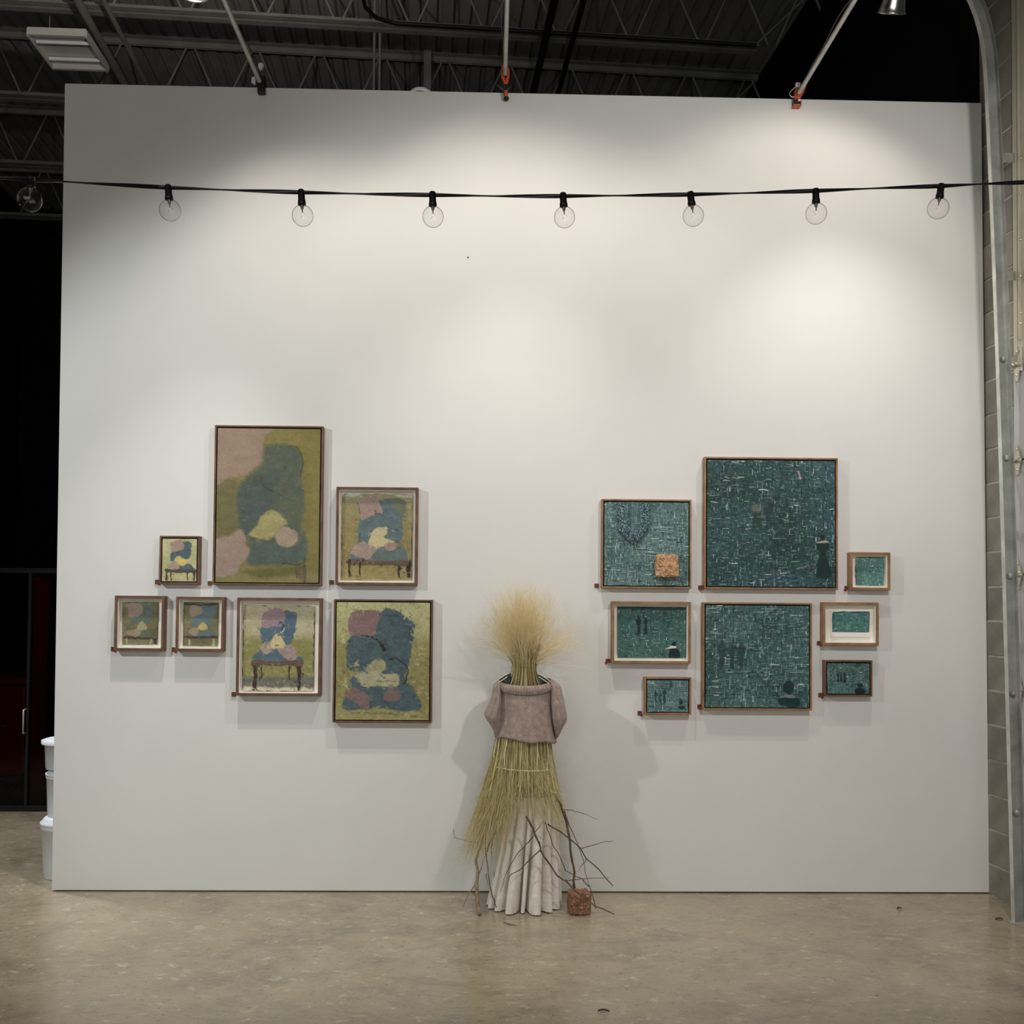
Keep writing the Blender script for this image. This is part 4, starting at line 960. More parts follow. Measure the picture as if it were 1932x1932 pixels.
# large dark teal
r, pic, y = frame_thing((1329, 863, 1581, 1112), 'largest dark teal painting with a couple and a lone woman in a long dress', 'oak', 'canvas')
a = Art((155, 105, 1785, 1730), *dims(246, 243, 1.25), 91); a.fill((42, 80, 80), 24); a.im[..., 2] += a.big*18
a.weave(TP, [4.2, 4.4, 2.4, 1.2, .55, 2.0, .8], 1.15, 15)
a.blob((120, 112, 104), [(725, 690), (820, 680), (830, 760), (740, 765)], 10, 14, .7); a.ell((30, 62, 58), 780, 625, 24, 32, soft=5); a.blob((28, 68, 54), [(755, 785), (828, 790), (856, 965), (790, 972), (770, 880)], 6, 8, .9, False); a.blob((26, 60, 54), [(740, 800), (770, 800), (765, 1000), (738, 1000)], 6, 8, .7, False)
figure(a, 930, 570, 430, (30, 66, 62), False, .7)
a.ell((24, 56, 52), 1625, 1092, 36, 40, soft=5); a.blob((166, 168, 156), [(1552, 1168), (1590, 1142), (1690, 1140), (1698, 1158), (1620, 1160)], 4, 8)
a.blob((22, 54, 50), [(1562, 1172), (1695, 1164), (1700, 1235), (1668, 1300), (1708, 1450), (1722, 1600), (1550, 1602), (1560, 1440), (1582, 1300), (1560, 1240)], 6, 10)
a.dabs(26, [(214, 226, 216), (190, 160, 160)], 6, 20, (1, 2), 0, (.5, .9)); a.line((206, 170, 168), [(1320, 250), (1340, 350)], 10, 14, .6); a.line((206, 220, 212), [(820, 490), (930, 490)], 6)
grid_obj('canvas', a, *pic, y, r, M['teal'])

# square teal, lower middle
r, pic, y = frame_thing((1326, 1137, 1532, 1340), 'square teal painting with a dark head and shoulders in the corner', 'oak', 'canvas')
a = Art((165, 155, 1755, 1740), *dims(199, 197, 1.35), 101); a.fill((58, 98, 96), 20); a.weave(TP, [2.4, 4, 3.6, 2.4, .8, 1.0, 1.3], 1.05, 22)
for cx_, tp_, hh in ((415, 700, 450), (572, 770, 370), (715, 720, 430)): figure(a, cx_, tp_, hh, (38, 66, 72), False, .75)
a.ell((30, 58, 66), 1438, 1432, 84, 104, soft=6); a.blob((112, 124, 126), [(1350, 1560), (1420, 1535), (1510, 1545), (1540, 1590), (1360, 1592)], 6, 8)
a.blob((28, 60, 66), [(1290, 1600), (1450, 1588), (1600, 1600), (1600, 1725), (1480, 1738), (1310, 1700)], 8, 10)
grid_obj('canvas', a, *pic, y, r, M['teal'])

# small canvases
r, pic, y = frame_thing((1216, 1278, 1304, 1348.5), 'small pale teal painting of three standing figures set lowest of the teal group', 'oak', 'canvas')
a = Art((695, 1265, 1320, 1745), *dims(81, 63, 1.7), 111); a.fill((92, 126, 124), 18); a.weave(TP, [1.6, 2.4, 3.6, 3, .8, .6, .8], .9, 22)
for cx_, tp_, hh in ((825, 1420, 190), (895, 1440, 160), (958, 1390, 220)): figure(a, cx_, tp_, hh, (34, 66, 68), False, .85)
a.blob((44, 76, 80), [(1040, 1280), (1065, 1280), (1070, 1370), (1038, 1370)], 6, 8, .8, False); a.ell((34, 62, 66), 1210, 1600, 28, 36, soft=6); a.blob((34, 62, 66), [(1165, 1660), (1260, 1655), (1262, 1700), (1190, 1705)], 8, 8)
grid_obj('canvas', a, *pic, y, r, M['teal'])
r, pic, y = frame_thing((1556, 1246, 1646, 1314), 'small dark teal painting of tiny figures hung under the white-paper picture', 'walnut', 'canvas')
a = Art((190, 1375, 690, 1760), *dims(83, 61, 1.7), 121); a.fill((76, 112, 106), 18); a.weave(TP, [2.4, 3, 3.4, 1.8, .5, .6, .8], .9, 14)
for cx_, tp_, hh in ((318, 1490, 120), (355, 1500, 110), (395, 1495, 120)): figure(a, cx_, tp_, hh, (22, 44, 44), True, .9)
a.ell((30, 54, 54), 575, 1655, 32, 26, soft=4); a.blob((24, 46, 46), [(525, 1700), (620, 1695), (625, 1755), (525, 1758)], 5, 8); a.blob((46, 72, 70), [(525, 1380), (580, 1380), (580, 1410), (530, 1420)], 6, 8, .8)
grid_obj('canvas', a, *pic, y, r, M['teal'])
# boxed teal with couple
ar = (1165, 1144.6, 1294, 1241.6)
r, pic, y = frame_thing((1154, 1135, 1303.5, 1252), 'box-framed green painting of a standing couple and a seated figure', 'oak', 'box', ar)
a = Art((270, 190, 1265, 940), *dims(129, 97, 1.5), 131); a.fill((62, 106, 96), 16); a.weave(TP[:5], [2, 4, 3.4, 1.3, .35], .85, 12)
figure(a, 580, 315, 290, (22, 50, 48), False, .95); figure(a, 680, 335, 265, (22, 52, 50), True, .95)
a.ell((20, 44, 44), 1092, 735, 30, 36, soft=4); a.blob((214, 206, 190), [(960, 815), (1040, 775), (1110, 768), (1122, 795), (1080, 805), (1010, 805)], 4, 6)
a.blob((24, 50, 50), [(1022, 812), (1150, 800), (1172, 850), (1180, 938), (1015, 938)], 5, 8, smooth=False); a.blob((36, 72, 68), [(940, 230), (970, 230), (980, 300), (940, 300)], 6, 8, .8)
a.blob((26, 52, 50), [(270, 190), (1265, 200), (1265, 236), (270, 232)], 5, 6, .85, False)
grid_obj('picture_sheet', a, *pic, y, r, M['teal'], deckle=.003)
# small square box
ar = (1614.5, 1051.5, 1668, 1104.5)
r, pic, y = frame_thing((1604, 1042, 1680, 1113.5), 'tiny square box-framed teal abstract with white flecks beside the largest painting', 'oak', 'box', ar)
a = Art((510, 190, 832, 510), *dims(54, 53, 1.8), 141); a.fill((88, 138, 128), 14); a.weave(TP[1:5], [2, 4, 2, .5], .6, 10); a.dabs(26, [(220, 230, 220)], 4, 10, (1, 2.5), None, (.5, .9))
grid_obj('picture_sheet', a, *pic, y, r, M['teal'], deckle=.006)
# teal on white paper
ar = (1568, 1152.5, 1642, 1202)
r, pic, y = frame_thing((1552.5, 1136.5, 1658, 1218), 'box-framed teal block painted on a white paper sheet with wide mat', 'oak', 'box', ar)
MB().box((pic[0], y, pic[2]), (pic[1], -.0102, pic[3])).build('paper_sheet', M['paper'], r)
a = Art((240, 805, 665, 1068), *dims(70, 43, 1.8), 151); a.fill((70, 132, 122), 14); a.weave(TP[1:5], [2.4, 4, 1.6, .4], .6, 14); a.dabs(14, [(214, 230, 220)], 4, 10, (1, 2), 0, (.4, .8))
hp = pic[3]-pic[2]
grid_obj('painted_block', a, pic[0]+.006, pic[1]-.006, pic[2]+.03, pic[3]-.004, y-.0015, r, M['teal'], deckle=.008, thick=.001)

# ------------------------------------------------------------------ small brown wall tags with red dots
TAGS = [(296.5, 1098, 'the small pale green chair canvas', 1), (396, 1100.5, 'the tall olive painting', 0), (625.5, 1098.5, 'the ochre chair picture', 0), (213.5, 1224.5, 'the dim olive chair picture', 1), (328, 1225.5, 'the small bluish chair picture', 1),
        (441, 1310, 'the cream and green chair picture', 0), (1125.7, 1105, 'the collar and pouch canvas', 0), (1321.5, 1108.5, 'the largest teal painting', 2), (1597.5, 1109.5, 'the tiny square teal picture', -1), (1147, 1247, 'the boxed couple painting', -1),
        (1207, 1345.5, 'the pale three-figure painting', 1), (1320, 1333, 'the square teal painting', 2), (1545.5, 1213.5, 'the white-paper teal picture', 1), (1548, 1311.5, 'the small dark teal canvas', 1)]
for (u, v, nm, dot) in TAGS:
    c = P(u, v, -.004); h = .0125
    r = empty('wall_tag', A(c[0], 0, c[2]-h), 'small brown card tag at the lower left corner of '+nm, 'label tag')
    MB().box((c[0]-h, -.006, c[2]-h), (c[0]+h, -.0006, c[2]+h)).build('card', M['tag'], r)
    if dot:
        dx = {1: .010, -1: -.010, 2: .002}[dot]
        MB().lathe([(.0, .0), (.0085, 0), (.0085, .0015), (.001, .0018)], (c[0]+dx, -.006, c[2]-.011), 16, (0, -1, 0), False).build('red_dot', M['red_dot'], r)
p = P(883, 486, 0)
tag(MB().lathe([(.001, .008), (.004, .007), (.004, .006), (.0016, .005), (.0016, 0)], p, 10, (0, -1, 0)).build('wall_nail', M['black_metal']), 'lone dark nail in the bare upper middle of the partition', 'nail')

# ------------------------------------------------------------------ sculpture: dress form with plume, sweater, cage, grass and cloth skirt
YA = -.27
def S(u, v, dy=0.0): return P(u, v, YA+dy)
AX = S(990, 1500)[0]
sculpt = empty('dress_form_sculpture', A(AX, YA, 0), 'dress-form sculpture with grass plume, pink knit top, grass overskirt and white skirt', 'sculpture')
def zz(v): return S(990, v)[2]
def xx_(u, v=1400): return S(u, v)[0]
def xw(u, v): return S(u, v)[0]
# torso form (black) with pale stripes
tc = xw(987, 1290)
b = MB(); rows = [(1262, 16), (1269, 20), (1276, 36), (1284, 46), (1296, 50), (1310, 50), (1340, 46), (1400, 42)]
K = 40; vs = []; fs = []
for v, hw_ in rows:
    for k in range(K):
        t = 2*math.pi*k/K; vs.append((tc+hw_/335*math.cos(t), YA+.01+hw_/335*.30*math.sin(t), zz(v)))
for i in range(len(rows)-1):
    for k in range(K): fs.append((i*K+k, (i+1)*K+k, (i+1)*K+(k+1) % K, i*K+(k+1) % K))
b.add(vs, fs, True).build('torso_form', M['black_plastic'], sculpt)
M['cream_wire'] = pmat('cream_wire', (232, 228, 196), .5, var=.04)
b = MB()
for sg in (-1, 1):
    for k, dv in enumerate((0, 6)):
        b.tube([S(987+sg*(30+0*k), 1271+dv, -.10), S(987+sg*45, 1281+dv, -.075), S(987+sg*56, 1290+dv, -.045)], .003, 6)
b.build('shoulder_stripe', M['cream_wire'], sculpt)

# knit sweater
def knit_mat(name, rib):
    t = NT(name); v = t.coord(); n = t.noise(v, 34, 6, .75); f_ = t.noise(v, 150, 3, .7)
    c = t.ramp(n, [(.28, rgba((138, 122, 112))), (.55, rgba((166, 148, 137))), (.78, rgba((200, 182, 170)))])
    c = t.mix(.5, c, t.ramp(f_, [(.3, (.72, .70, .70, 1)), (.7, (1.12, 1.1, 1.1, 1))]), 'MULTIPLY')
    t.link(c, t.b.inputs['Base Color']); t.b.inputs['Roughness'].default_value = .95; t.b.inputs['Specular IOR Level'].default_value = .1
    t.b.inputs['Sheen Weight'].default_value = .25; t.bump(f_, .7, .006); return t.m
M['knit'] = knit_mat('pink_mohair_knit', False)
ox, oy, sc = 880, 1230, 8.78
def KX(x, y, dy=0.0): return S(ox+x/sc, oy+y/sc, dy)
def loft(rows, dep, K=72, fold=None, cy=0.0, seed=0, close=False):
    """rows: (ypx, xl, xr) in sweater zoom pixels; elliptical rings of depth dep (m)."""
    vs = []; fs = []; R_ = []
    ys = np.array([r_[0] for r_ in rows], float); n = 30
    yy = np.linspace(ys[0], ys[-1], n); xl = np.interp(yy, ys, [r_[1] for r_ in rows]); xr = np.interp(yy, ys, [r_[2] for r_ in rows])
    dp = np.interp(yy, ys, dep) if not np.isscalar(dep) else np.full(n, dep)
    for _ in range(3): xl[1:-1] = .25*xl[:-2]+.5*xl[1:-1]+.25*xl[2:]; xr[1:-1] = .25*xr[:-2]+.5*xr[1:-1]+.25*xr[2:]
    for i in range(n):
        a_, b_ = KX(xl[i], yy[i])[0], KX(xr[i], yy[i])[0]; z = KX(950, yy[i])[2]
        for k in range(K):
            t = 2*math.pi*k/K; q = 1.0+(fold(t, i/(n-1)) if fold else 0)
            vs.append([(a_+b_)/2+(b_-a_)/2*math.cos(t)*(1+.3*(q-1)), YA+cy+dp[i]*math.sin(t)*q, z])
    for i in range(n-1):
        for k in range(K): fs.append((i*K+k, (i+1)*K+k, (i+1)*K+(k+1) % K, i*K+(k+1) % K))
    return vs, fs, n, K
# body
fold = lambda t, s: .05*s*math.sin(9*t+1.0)+.03*s*math.sin(17*t)
vs, fs, n, K = loft([(560, 560, 1400), (640, 520, 1430), (800, 520, 1420), (1000, 540, 1410), (1200, 520, 1440), (1330, 490, 1465), (1440, 470, 1490)], [.10, .115, .13, .14, .15, .155, .16], fold=fold)
hem = [(0, 1495), (.35, 1500), (.6, 1480), (.9, 1445), (1.25, 1448), (1.57, 1450), (1.8, 1420), (2.1, 1385), (2.5, 1380), (2.8, 1430), (3.14, 1500)]
for k in range(K):                # front hem rises and dips
    t = 2*math.pi*k/K; f_ = (-math.sin(t)); tt = t if t <= math.pi else 2*math.pi-t
    tgt = np.interp(tt, [h_[0] for h_ in hem], [h_[1] for h_ in hem])
    dz = KX(950, tgt)[2]-KX(950, 1440)[2]
    for i in range(n): vs[i*K+k][2] += dz*(i/(n-1))**5
sw = empty('sweater', A(AX, YA, KX(950, 1440)[2]), parent=sculpt); sw['label'] = 'pink fuzzy knit top'
ob = MB().add(vs, fs, True).build('knit_body', M['knit'], sw); md = ob.modifiers.new('solid', 'SOLIDIFY'); md.thickness = .006
# sleeves
sf = lambda t, s: .10*math.sin(5*t+2*s)+.06*math.sin(9*t)
vs, fs, n, K = loft([(470, 500, 590), (520, 442, 585), (700, 430, 585), (900, 352, 590), (1035, 268, 580), (1090, 318, 570), (1250, 432, 560), (1340, 458, 540), (1400, 470, 520)], [.03, .055, .07, .085, .09, .085, .06, .04, .015], 48, sf, -.03)
MB().add(vs, fs, True).build('sleeve', M['knit'], sw)
vs, fs, n, K = loft([(460, 1350, 1440), (540, 1370, 1560), (700, 1380, 1590), (850, 1385, 1622), (1080, 1400, 1665), (1170, 1420, 1640), (1255, 1440, 1565), (1310, 1450, 1572), (1420, 1465, 1490)], [.03, .055, .07, .085, .09, .08, .06, .05, .012], 48, sf, -.03)
MB().add(vs, fs, True).build('sleeve', M['knit'], sw)
# ribbed neckband: dips at the front
vs = []; fs = []; K = 288; n = 9
xlN, xrN = KX(500, 470)[0], KX(1440, 450)[0]; cN, hN = (xlN+xrN)/2, (xrN-xlN)/2
for i in range(n):
    s = i/(n-1)
    for k in range(K):
        t = 2*math.pi*k/K; fr = max(0, -math.sin(t))
        vtop = 440+95*fr**.8 if math.sin(t) <= 0 else 440-10*math.sin(t)
        vbot = vtop+130+25*fr
        v = vtop+(vbot-vtop)*s
        rib = .0065*math.cos(64*t)*math.sin(math.pi*min(1, s*1.05))
        rr = (1+.07*s)
        bulge = .010*math.sin(math.pi*s)
        vs.append((cN+(hN*.98*rr-.01+rib+bulge)*math.cos(t), YA-.01+(.108*rr+rib+bulge)*math.sin(t), KX(950, v)[2]))
for i in range(n-1):
    for k in range(K): fs.append((i*K+k, (i+1)*K+k, (i+1)*K+(k+1) % K, i*K+(k+1) % K))
ob = MB().add(vs, fs, True).build('ribbed_neckband', M['knit'], sw); md = ob.modifiers.new('solid', 'SOLIDIFY'); md.thickness = .005

# wire cage below the sweater
zr = zz(1446); rr = 56/335; cxr = xw(985, 1446)
b = MB().tube([A(cxr+rr*math.cos(t), YA+rr*.92*math.sin(t), zr-.009*math.cos(t)) for t in np.linspace(0, 2*math.pi, 49)], .0032, 8, cap=False); b.build('hoop', M['cream_wire'], sculpt)
for u0, u1, sd in ((937, 933, -1), (956, 952, -1), (1012, 1011, -1), (1031, 1031, -1), (960, 958, 1), (1015, 1016, 1)):
    x1_ = xw(u1, 1446)-cxr; yy_ = rr*.92*math.sqrt(max(0, 1-(x1_/rr)**2))*sd
    b = MB().tube([A(xw(u0, 1395), YA+yy_*.93, zz(1392)), A(xw(u1, 1420)-.004*(1 if u1 < 985 else -1), YA+yy_*.98, zz(1420)), A(cxr+x1_, YA+yy_, zr-.009*x1_/rr)], .0026, 6)
    b.build('cage_wire', M['cream_wire'], sculpt)

# pleated cloth skirt
def cloth_mat():
    t = NT('cream_cotton'); v = t.coord(); n = t.noise(v, 9, 5, .6); f_ = t.noise(v, 220, 2, .5)
    t.link(t.ramp(n, [(.3, rgba((212, 204, 190))), (.7, rgba((236, 231, 222)))]), t.b.inputs['Base Color']); t.b.inputs['Roughness'].default_value = .9
    t.b.inputs['Specular IOR Level'].default_value = .15
    ad = t.node('ShaderNodeMath', operation='MULTIPLY_ADD', i_1=.15); t.link(f_, ad.inputs[0]); t.link(t.noise(v, 22, 4, .6, 1.2), ad.inputs[2]); t.bump(ad.outputs[0], .35, .012); return t.m
M['cloth'] = cloth_mat()
M['bark_band'] = pmat('brown_elastic', (112, 98, 74), .9, var=.15)
K = 360; n = 40; vs = []; fs = []
lob = [(-27, 14.5, 1.0), (-5, 7.5, .74), (18.5, 15, 1.02), (46, 11, .90), (-53, 10, .92), (-73, 9, .97), (68, 10, .95), (90, 9, 1), (-94, 10, 1)]+[(a_, 10, 1.0) for a_ in (112, 134, 156, 178, 200, 222, 244)]
def fold_r(deg):
    best = 0
    for c_, w_, h_ in lob:
        d = (deg-c_+180) % 360-180
        if abs(d) < w_*.88: best = max(best, h_*max(0, 1-(abs(d)/(w_*.88))**2.6)**.5)
    return best
FR = np.array([fold_r(360*k/K) for k in range(K)]); 
for _ in range(1): FR = .25*np.roll(FR, 1)+.5*FR+.25*np.roll(FR, -1)
z_top, cxb = zz(1496), xw(989, 1700)
for i in range(n):
    s = i/(n-1); z = z_top*(1-s)+.004*s
    cx_ = xw(1005, 1500)*(1-s)+cxb*s; R_ = .128+(.212-.128)*s**.9
    dep_ = (.06+.60*s**.6)
    for k in range(K):
        t = math.radians(360*k/K-90)      # angle 0 faces the camera
        fr_ = FR[k]; wob = .006*math.sin(3*math.radians(360*k/K)+5*s)*s
        q = R_*(1-dep_*(1-fr_))+wob
        zz__ = z+(.012*max(0, -math.sin(t)*-1)*s)
        vs.append((cx_+q*math.cos(t), YA+.005+q*math.sin(t)*.97, z if i < n-1 else .004+.004*random.random()))
for i in range(n-1):
    for k in range(K): fs.append((i*K+k, (i+1)*K+k, (i+1)*K+(k+1) % K, i*K+(k+1) % K))
b = MB().add(vs, fs, True); top = list(range(K)); b.f.append(tuple(top)); b.sm.append(False)
ob = b.build('cloth_skirt', M['cloth'], sculpt); ob['label'] = 'white pleated cloth skirt reaching the floor'
b = MB(); 
b.tube([A(xw(1005, 1496)+.129*math.cos(t), YA+.005+.125*math.sin(t), z_top+.006) for t in np.linspace(0, 2*math.pi, 40)], .011, 8, cap=False); b.build('waistband', M['bark_band'], sculpt)

# grass strands: many thin three-sided blades
def strands(name, pts, rad, mat, parent, label):
    pts = np.array(pts); N, K_, _ = pts.shape; rad = np.array(rad)
    t = np.gradient(pts, axis=1); t /= np.linalg.norm(t, axis=2, keepdims=True)+1e-9
    ref = np.zeros_like(t); ref[..., 1] = 1
    x = np.cross(t, ref); x /= np.linalg.norm(x, axis=2, keepdims=True)+1e-9; y = np.cross(t, x)
    V = np.zeros((N, K_, 3, 3))
    for k in range(3):
        a_ = 2*math.pi*k/3; V[:, :, k] = pts+(x*math.cos(a_)+y*math.sin(a_))*rad[..., None]
    co = (V.reshape(-1, 3)-ORG[parent.name])
    base = (np.arange(N)[:, None, None]*K_*3+np.arange(K_-1)[None, :, None]*3)
    k = np.arange(3)[None, None]; k2 = (k+1) % 3
    q = np.stack([base+k, base+k2, base+k2+3, base+k+3], -1).reshape(-1, 4)
    me = bpy.data.meshes.new(name); me.vertices.add(len(co)); me.vertices.foreach_set('co', co.ravel()); me.loops.add(q.size); me.loops.foreach_set('vertex_index', q.ravel().astype(np.int32))
    me.polygons.add(len(q)); me.polygons.foreach_set('loop_start', (np.arange(len(q))*4).astype(np.int32)); me.polygons.foreach_set('loop_total', np.full(len(q), 4, np.int32)); me.update(calc_edges=True)
    o = new_obj(name, me, mat, parent, (0, 0, 0)); ORG[o.name] = ORG[parent.name]; o['kind'] = 'stuff'; o['label'] = label; return o
def grass_mat(name, c0, c1, c2, tr=.0):
    t = NT(name); g_ = t.node('ShaderNodeNewGeometry')
    c = t.ramp(g_.outputs['Random Per Island'], [(0, rgba(c0)), (.5, rgba(c1)), (1, rgba(c2))])
    t.link(c, t.b.inputs['Base Color']); t.b.inputs['Roughness'].default_value = .7; t.b.inputs['Specular IOR Level'].default_value = .2
    tl = t.node('ShaderNodeBsdfTranslucent'); t.link(c, tl.inputs[0]); mx = t.node('ShaderNodeMixShader'); mx.inputs[0].default_value = tr
    t.link(t.b.outputs[0], mx.inputs[1]); t.link(tl.outputs[0], mx.inputs[2]); t.link(mx.outputs[0], t.n['Material Output'].inputs[0]); return t.m
M['plume'] = grass_mat('golden_grass', (236, 208, 142), (252, 230, 172), (255, 246, 212), .1)
M['stem'] = grass_mat('olive_stem', (132, 116, 72), (186, 168, 112), (240, 226, 176))
M['skirt_grass'] = grass_mat('olive_grass', (150, 136, 84), (214, 198, 138), (250, 240, 196))
G = np.random.default_rng(42)
# stems of the bundle
NS = 300; pts = []; rad = []
cB = xw(990, 1270)
for i in range(NS):
    a_ = G.uniform(0, 2*math.pi); q = math.sqrt(G.random())
    bx, by = math.cos(a_)*q, math.sin(a_)*q
    zb0, zb1, zb2 = zz(1300), zz(1253), zz(G.uniform(1205, 1245))
    p0 = A(cB+.108*bx+G.normal()*.008, YA+.065*by, zb0); p1 = A(cB+.036*bx, YA+.055*by, zb1); p2 = A(cB+.095*bx+G.normal()*.008, YA+.085*by, zb2)
    c_ = [p0*(1-s)**2+2*(p1*1.0)*s*(1-s)+p2*s*s for s in np.linspace(0, 1, 6)]; pts.append(c_); rad.append(np.linspace(.0022, .0012, 6)*G.uniform(.7, 1.4))
strands('plume_stems', pts, rad, M['stem'], sculpt, 'bound olive and straw grass stems')
# feathery plume
pts = []; rad = []
for i in range(680):
    m_ = G.random()
    if m_ < .60: th = G.normal()*.22-.06; L = G.uniform(.28, .47)
    elif m_ < .82: th = -.62+G.normal()*.26; L = G.uniform(.22, .38)
    elif m_ < .97: th = .86+G.normal()*.20; L = G.uniform(.20, .37)
    else: th = G.choice([-1, 1])*G.uniform(.8, 1.5); L = G.uniform(.3, .42)
    ph = G.normal()*.38; a_ = G.uniform(0, 2*math.pi); q = math.sqrt(G.random())
    p0 = A(cB+.055*math.cos(a_)*q, YA+.05*math.sin(a_)*q, zz(1256))
    d0 = A(math.sin(th)*.75+math.cos(a_)*q*.15, math.sin(ph)*.7, math.cos(th)); d0 /= np.linalg.norm(d0)
    dr = abs(math.sin(th))**2*.5*L*G.uniform(.2, 1.0)
    side = A(math.cos(th), 0, -math.sin(th))*G.normal()*.02
    c_ = np.array([p0+d0*L*s+A(math.sin(th)*.12*L*s*s, 0, -dr*s**2.5)+side*math.sin(3*s) for s in np.linspace(0, 1, 7)])
    c_[:, 1] = np.minimum(c_[:, 1], -.015)
    pts.append(c_); rad.append(np.array([.0010, .0009, .00075, .0006, .0005, .0004, .0002])*G.uniform(.6, 1.05))
    if m_ < .97:
        for k in range(8):
            s = G.uniform(.30, .97); i0 = s*6; j = min(int(i0), 5); b0 = c_[j]*(1-i0+j)+c_[j+1]*(i0-j)
            dd_ = d0+G.normal(size=3)*A(.5, .4, .42); dd_ /= np.linalg.norm(dd_); l_ = G.uniform(.04, .12); cv = G.normal(size=3)*.02
            h_ = np.array([b0+dd_*l_*w_+cv*w_*w_ for w_ in np.linspace(0, 1, 7)]); h_[:, 1] = np.minimum(h_[:, 1], -.012); pts.append(h_); rad.append(np.linspace(.00034, .00015, 7))
strands('grass_plume', pts, rad, M['plume'], sculpt, 'feathery golden grass plume')
# grass overskirt
pts = []; rad = []
z0_ = zz(1384)
for i in range(2700):
    a_ = G.uniform(0, 2*math.pi)
    if G.random() < .30: a_ = math.pi+G.normal()*.5
    cs, sn = math.cos(a_), math.sin(a_)
    r0_ = G.uniform(.09, .155)
    front = max(0, -sn)
    vend = G.triangular(1470, 1590 if cs < -.3 else 1560, 1640 if cs < -.3 else 1610)-42*front*(1.0 if cs > -.35 else .2)
    vend = min(max(vend, 1455), 1650); zend = zz(vend); fl = G.uniform(.70, 1.18)
    r1_ = (.165+(vend-1450)/200*.165)*fl if cs < .3 else (.16+(vend-1450)/200*.135)*fl
    x0 = xw(988, 1400)-.004; x1 = xw(984, 1600)
    wob = G.normal()*.012; c_ = []
    for s in np.linspace(0, 1, 8):
        rr_ = r0_+(r1_-r0_)*(s**1.25); aa = a_+G.normal()*.012*s+wob*2*s*s
        c_.append(A(x0+(x1-x0)*s+rr_*math.cos(aa), YA+rr_*.92*math.sin(aa), z0_+(zend-z0_)*s)+A(G.normal(), G.normal(), 0)*.010*s*s)
    if max(p_[1] for p_ in c_) > -.012: 
        c_ = [A(p_[0], min(p_[1], -.012), p_[2]) for p_ in c_]
    pts.append(c_); rad.append(np.array([.0013, .0012, .0011, .001, .0008, .0006, .00045, .0002])*G.uniform(.55, 1.25))
    for _h in range(2):
        b0 = c_[G.integers(3, 8)]; dd_ = A(cs*.4, sn*.4, -.8)+G.normal(size=3)*.45; dd_ /= np.linalg.norm(dd_); l_ = G.uniform(.03, .1)
        q = np.array([b0+dd_*l_*w_ for w_ in np.linspace(0, 1, 8)]); q[:, 1] = np.minimum(q[:, 1], -.012); pts.append(q); rad.append(np.full(8, .0003))
strands('grass_overskirt', pts, rad, M['skirt_grass'], sculpt, 'olive grass strands hanging below the sweater')

# branches
M['bark'] = pmat('brown_bark', (92, 74, 60), .85, var=.25, scale=30, bump=.5)
M['bark_pale'] = pmat('grey_brown_bark', (134, 114, 92), .85, var=.25, scale=25, bump=.5)
bx, by, bs = 840, 1500, 5.682
def BPX(x, y, dep): return P(bx+x/bs, by+y/bs, dep)
def branch(main, w0, w1, d0, d1, twigs, mat):
    n_ = len(main); g = random
    pts = [BPX(x, y, d0+(d1-d0)*i/(n_-1)) for i, (x, y) in enumerate(main)]
    for p_ in pts: p_[2] = max(p_[2], .006)
    rad = [(w0+(w1-w0)*i/(n_-1))/bs/335/2 for i in range(n_)]
    def densify(p, r_):
        P2 = []; R2 = []
        for i in range(len(p)-1):
            for k in range(3):
                t = k/3; P2.append(p[i]*(1-t)+p[i+1]*t+(A(g.gauss(0, 1), g.gauss(0, 1), g.gauss(0, 1))*.0015 if k else 0)); R2.append((r_[i]*(1-t)+r_[i+1]*t)*(1.12 if k == 0 and i else 1))
        P2.append(p[-1]); R2.append(r_[-1]); return P2, R2
    ob = MB().tube(*densify(pts, rad), 8).build('branch', mat, sculpt)
    for tw, ww in twigs:
        j = min(range(n_), key=lambda i: (main[i][0]-tw[0][0])**2+(main[i][1]-tw[0][1])**2); dp = pts[j][1]
        q = [BPX(x, y, dp-.0*i) for i, (x, y) in enumerate(tw)]
        for p_ in q: p_[2] = max(p_[2], .004)
        MB().tube(*densify(q, [ww*(1-.55*i/(len(q)-1))/bs/335/2 for i in range(len(q))]), 6).build('twig', mat, ob)
branch([(370, 1287), (345, 1150), (335, 950), (350, 850), (325, 680), (370, 580), (400, 500), (430, 300), (450, 150)], 46, 12, -.45, -.22,
       [([(335, 940), (260, 1040), (225, 1120), (190, 1200)], 13), ([(355, 870), (382, 800), (425, 650)], 14), ([(395, 510), (290, 505), (205, 482), (105, 460), (85, 360)], 11), ([(390, 520), (340, 560), (310, 605)], 11)], M['bark_pale'])
branch([(438, 280), (430, 500), (440, 650), (460, 800), (480, 980), (510, 1100), (548, 1205)], 9, 11, -.40, -.47, [([(445, 840), (445, 900), (458, 965)], 9)], M['bark'])
branch([(545, 380), (500, 470), (465, 540), (450, 610)], 12, 10, -.42, -.42, [([(515, 450), (492, 600), (500, 660)], 8)], M['bark'])
branch([(865, 228), (900, 280), (945, 360), (960, 420), (1010, 520), (1020, 590), (1090, 700), (1200, 865), (1290, 920), (1400, 1030), (1500, 1100), (1600, 1190), (1730, 1240), (1812, 1280)], 22, 11, -.53, -.47,
       [([(945, 440), (860, 540), (790, 605), (690, 760), (630, 900), (595, 1025)], 11), ([(1015, 592), (900, 700), (790, 810), (710, 850), (675, 925)], 13), ([(955, 400), (1010, 350), (1045, 285)], 9), ([(1290, 915), (1420, 905), (1540, 890), (1755, 885)], 10)], M['bark'])
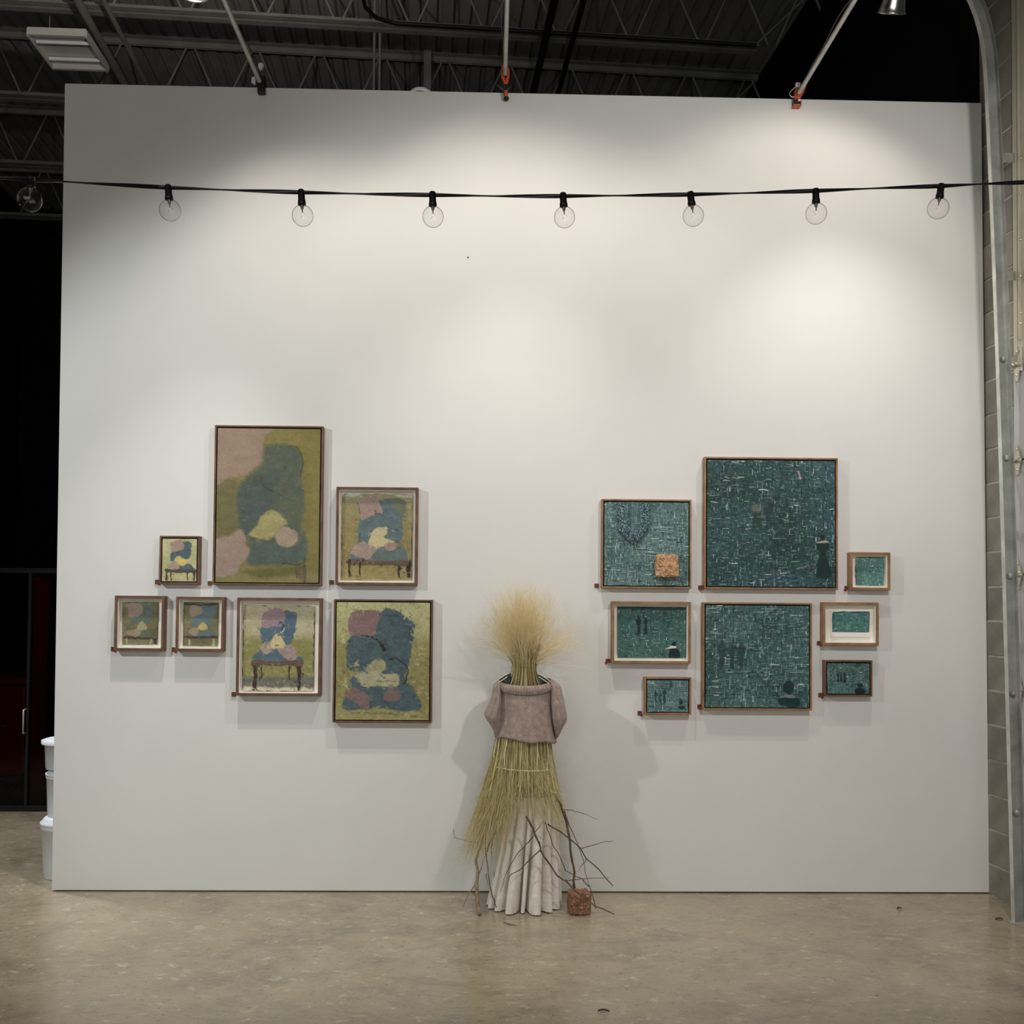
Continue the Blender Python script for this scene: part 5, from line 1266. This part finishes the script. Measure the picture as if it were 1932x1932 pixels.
branch([(1100, 312), (1200, 370), (1320, 460), (1450, 570), (1510, 680), (1640, 790), (1720, 890), (1797, 975)], 16, 9, -.50, -.40,
       [([(1455, 575), (1600, 532), (1720, 497), (1797, 493)], 9), ([(1508, 690), (1470, 750), (1420, 822)], 8)], M['bark'])
branch([(1180, 20), (1240, 110), (1290, 250), (1330, 450), (1350, 650), (1385, 830), (1375, 920), (1400, 1060)], 26, 22, -.33, -.30,
       [([(1265, 155), (1350, 160), (1490, 200), (1637, 262)], 9), ([(1280, 170), (1330, 330), (1420, 520), (1480, 700), (1520, 890), (1550, 985)], 10), ([(1385, 830), (1370, 1000), (1395, 1150), (1395, 1215)], 20)], M['bark'])
branch([(1070, 290), (1110, 400), (1165, 560), (1220, 640), (1290, 810), (1370, 850), (1470, 900), (1550, 985), (1600, 1150), (1612, 1215)], 9, 8, -.50, -.40, [([(1470, 900), (1480, 940), (1545, 985)], 7)], M['bark'])

# rusty leaf-textured cube on the floor
f0_ = PZ(1094, 1729, 0); hx_ = 20.5/345
t_ = NT('rusty_crumpled_leaf'); v_ = t_.coord(); n_ = t_.noise(v_, 40, 6, .7, 1.0)
t_.link(t_.ramp(n_, [(.30, rgba((92, 60, 44))), (.52, rgba((150, 108, 82))), (.72, rgba((194, 156, 128)))]), t_.b.inputs['Base Color']); t_.bump(t_.noise(v_, 80, 5, .7), .9, .01); t_.b.inputs['Roughness'].default_value = .7
zt_ = P(1094, 1686, float(f0_[1]))[2]
b = crumple_box((f0_[0], f0_[1]+hx_+.004, zt_/2), hx_*.96, hx_*.96, zt_/2*.97, 9, 13, .0025, .12, 0, .9)
tag(b.build('rusty_cube', t_.m), 'small rust-brown crumpled cube on the floor beside the white skirt', 'cube')

# ------------------------------------------------------------------ debris on the floor
M['leaf'] = pmat('dry_leaf', (66, 44, 30), .8, var=.3, scale=40)
def leaf(u, v, L, w_, ang, label, name='dry_leaf'):
    c = PZ(u, v, 0); vs = []; fs = []; n_ = 9
    for i in range(n_):
        s = i/(n_-1); wd = w_*math.sin(math.pi*min(1, s*.96+.04))**.8; zc_ = .003+.004*math.sin(math.pi*s)
        for j in (-1, 0, 1):
            x = (s-.5)*L; yv = j*wd/2
            vs.append((c[0]+x*math.cos(ang)-yv*math.sin(ang), c[1]+x*math.sin(ang)+yv*math.cos(ang), zc_+.004*abs(j)))
    for i in range(n_-1):
        for j in range(2): k = i*3+j; fs.append((k, k+1, k+4, k+3))
    ob = MB().add(vs, fs, True).build(name, M['leaf']); md = ob.modifiers.new('solid', 'SOLIDIFY'); md.thickness = .002
    tag(ob, label, 'leaf')
leaf(1697, 1716, .035, .02, .4, 'dark dry leaf lying on the floor before the right end of the partition')
leaf(1885, 1736, .05, .018, .25, 'dark curled leaf on the floor near the foot of the door track')
leaf(1139, 1910, .05, .016, -.1, 'dark leaf scrap on the open floor well in front of the sculpture')
pw = [PZ(950, 1740, .004), PZ(962, 1744, .005), PZ(975, 1746, .004)]
tw_ = MB().tube(pw, [.002, .003, .0015], 6); tag(tw_.build('floor_twig', M['bark']), 'short loose twig on the floor in front of the white skirt', 'twig')
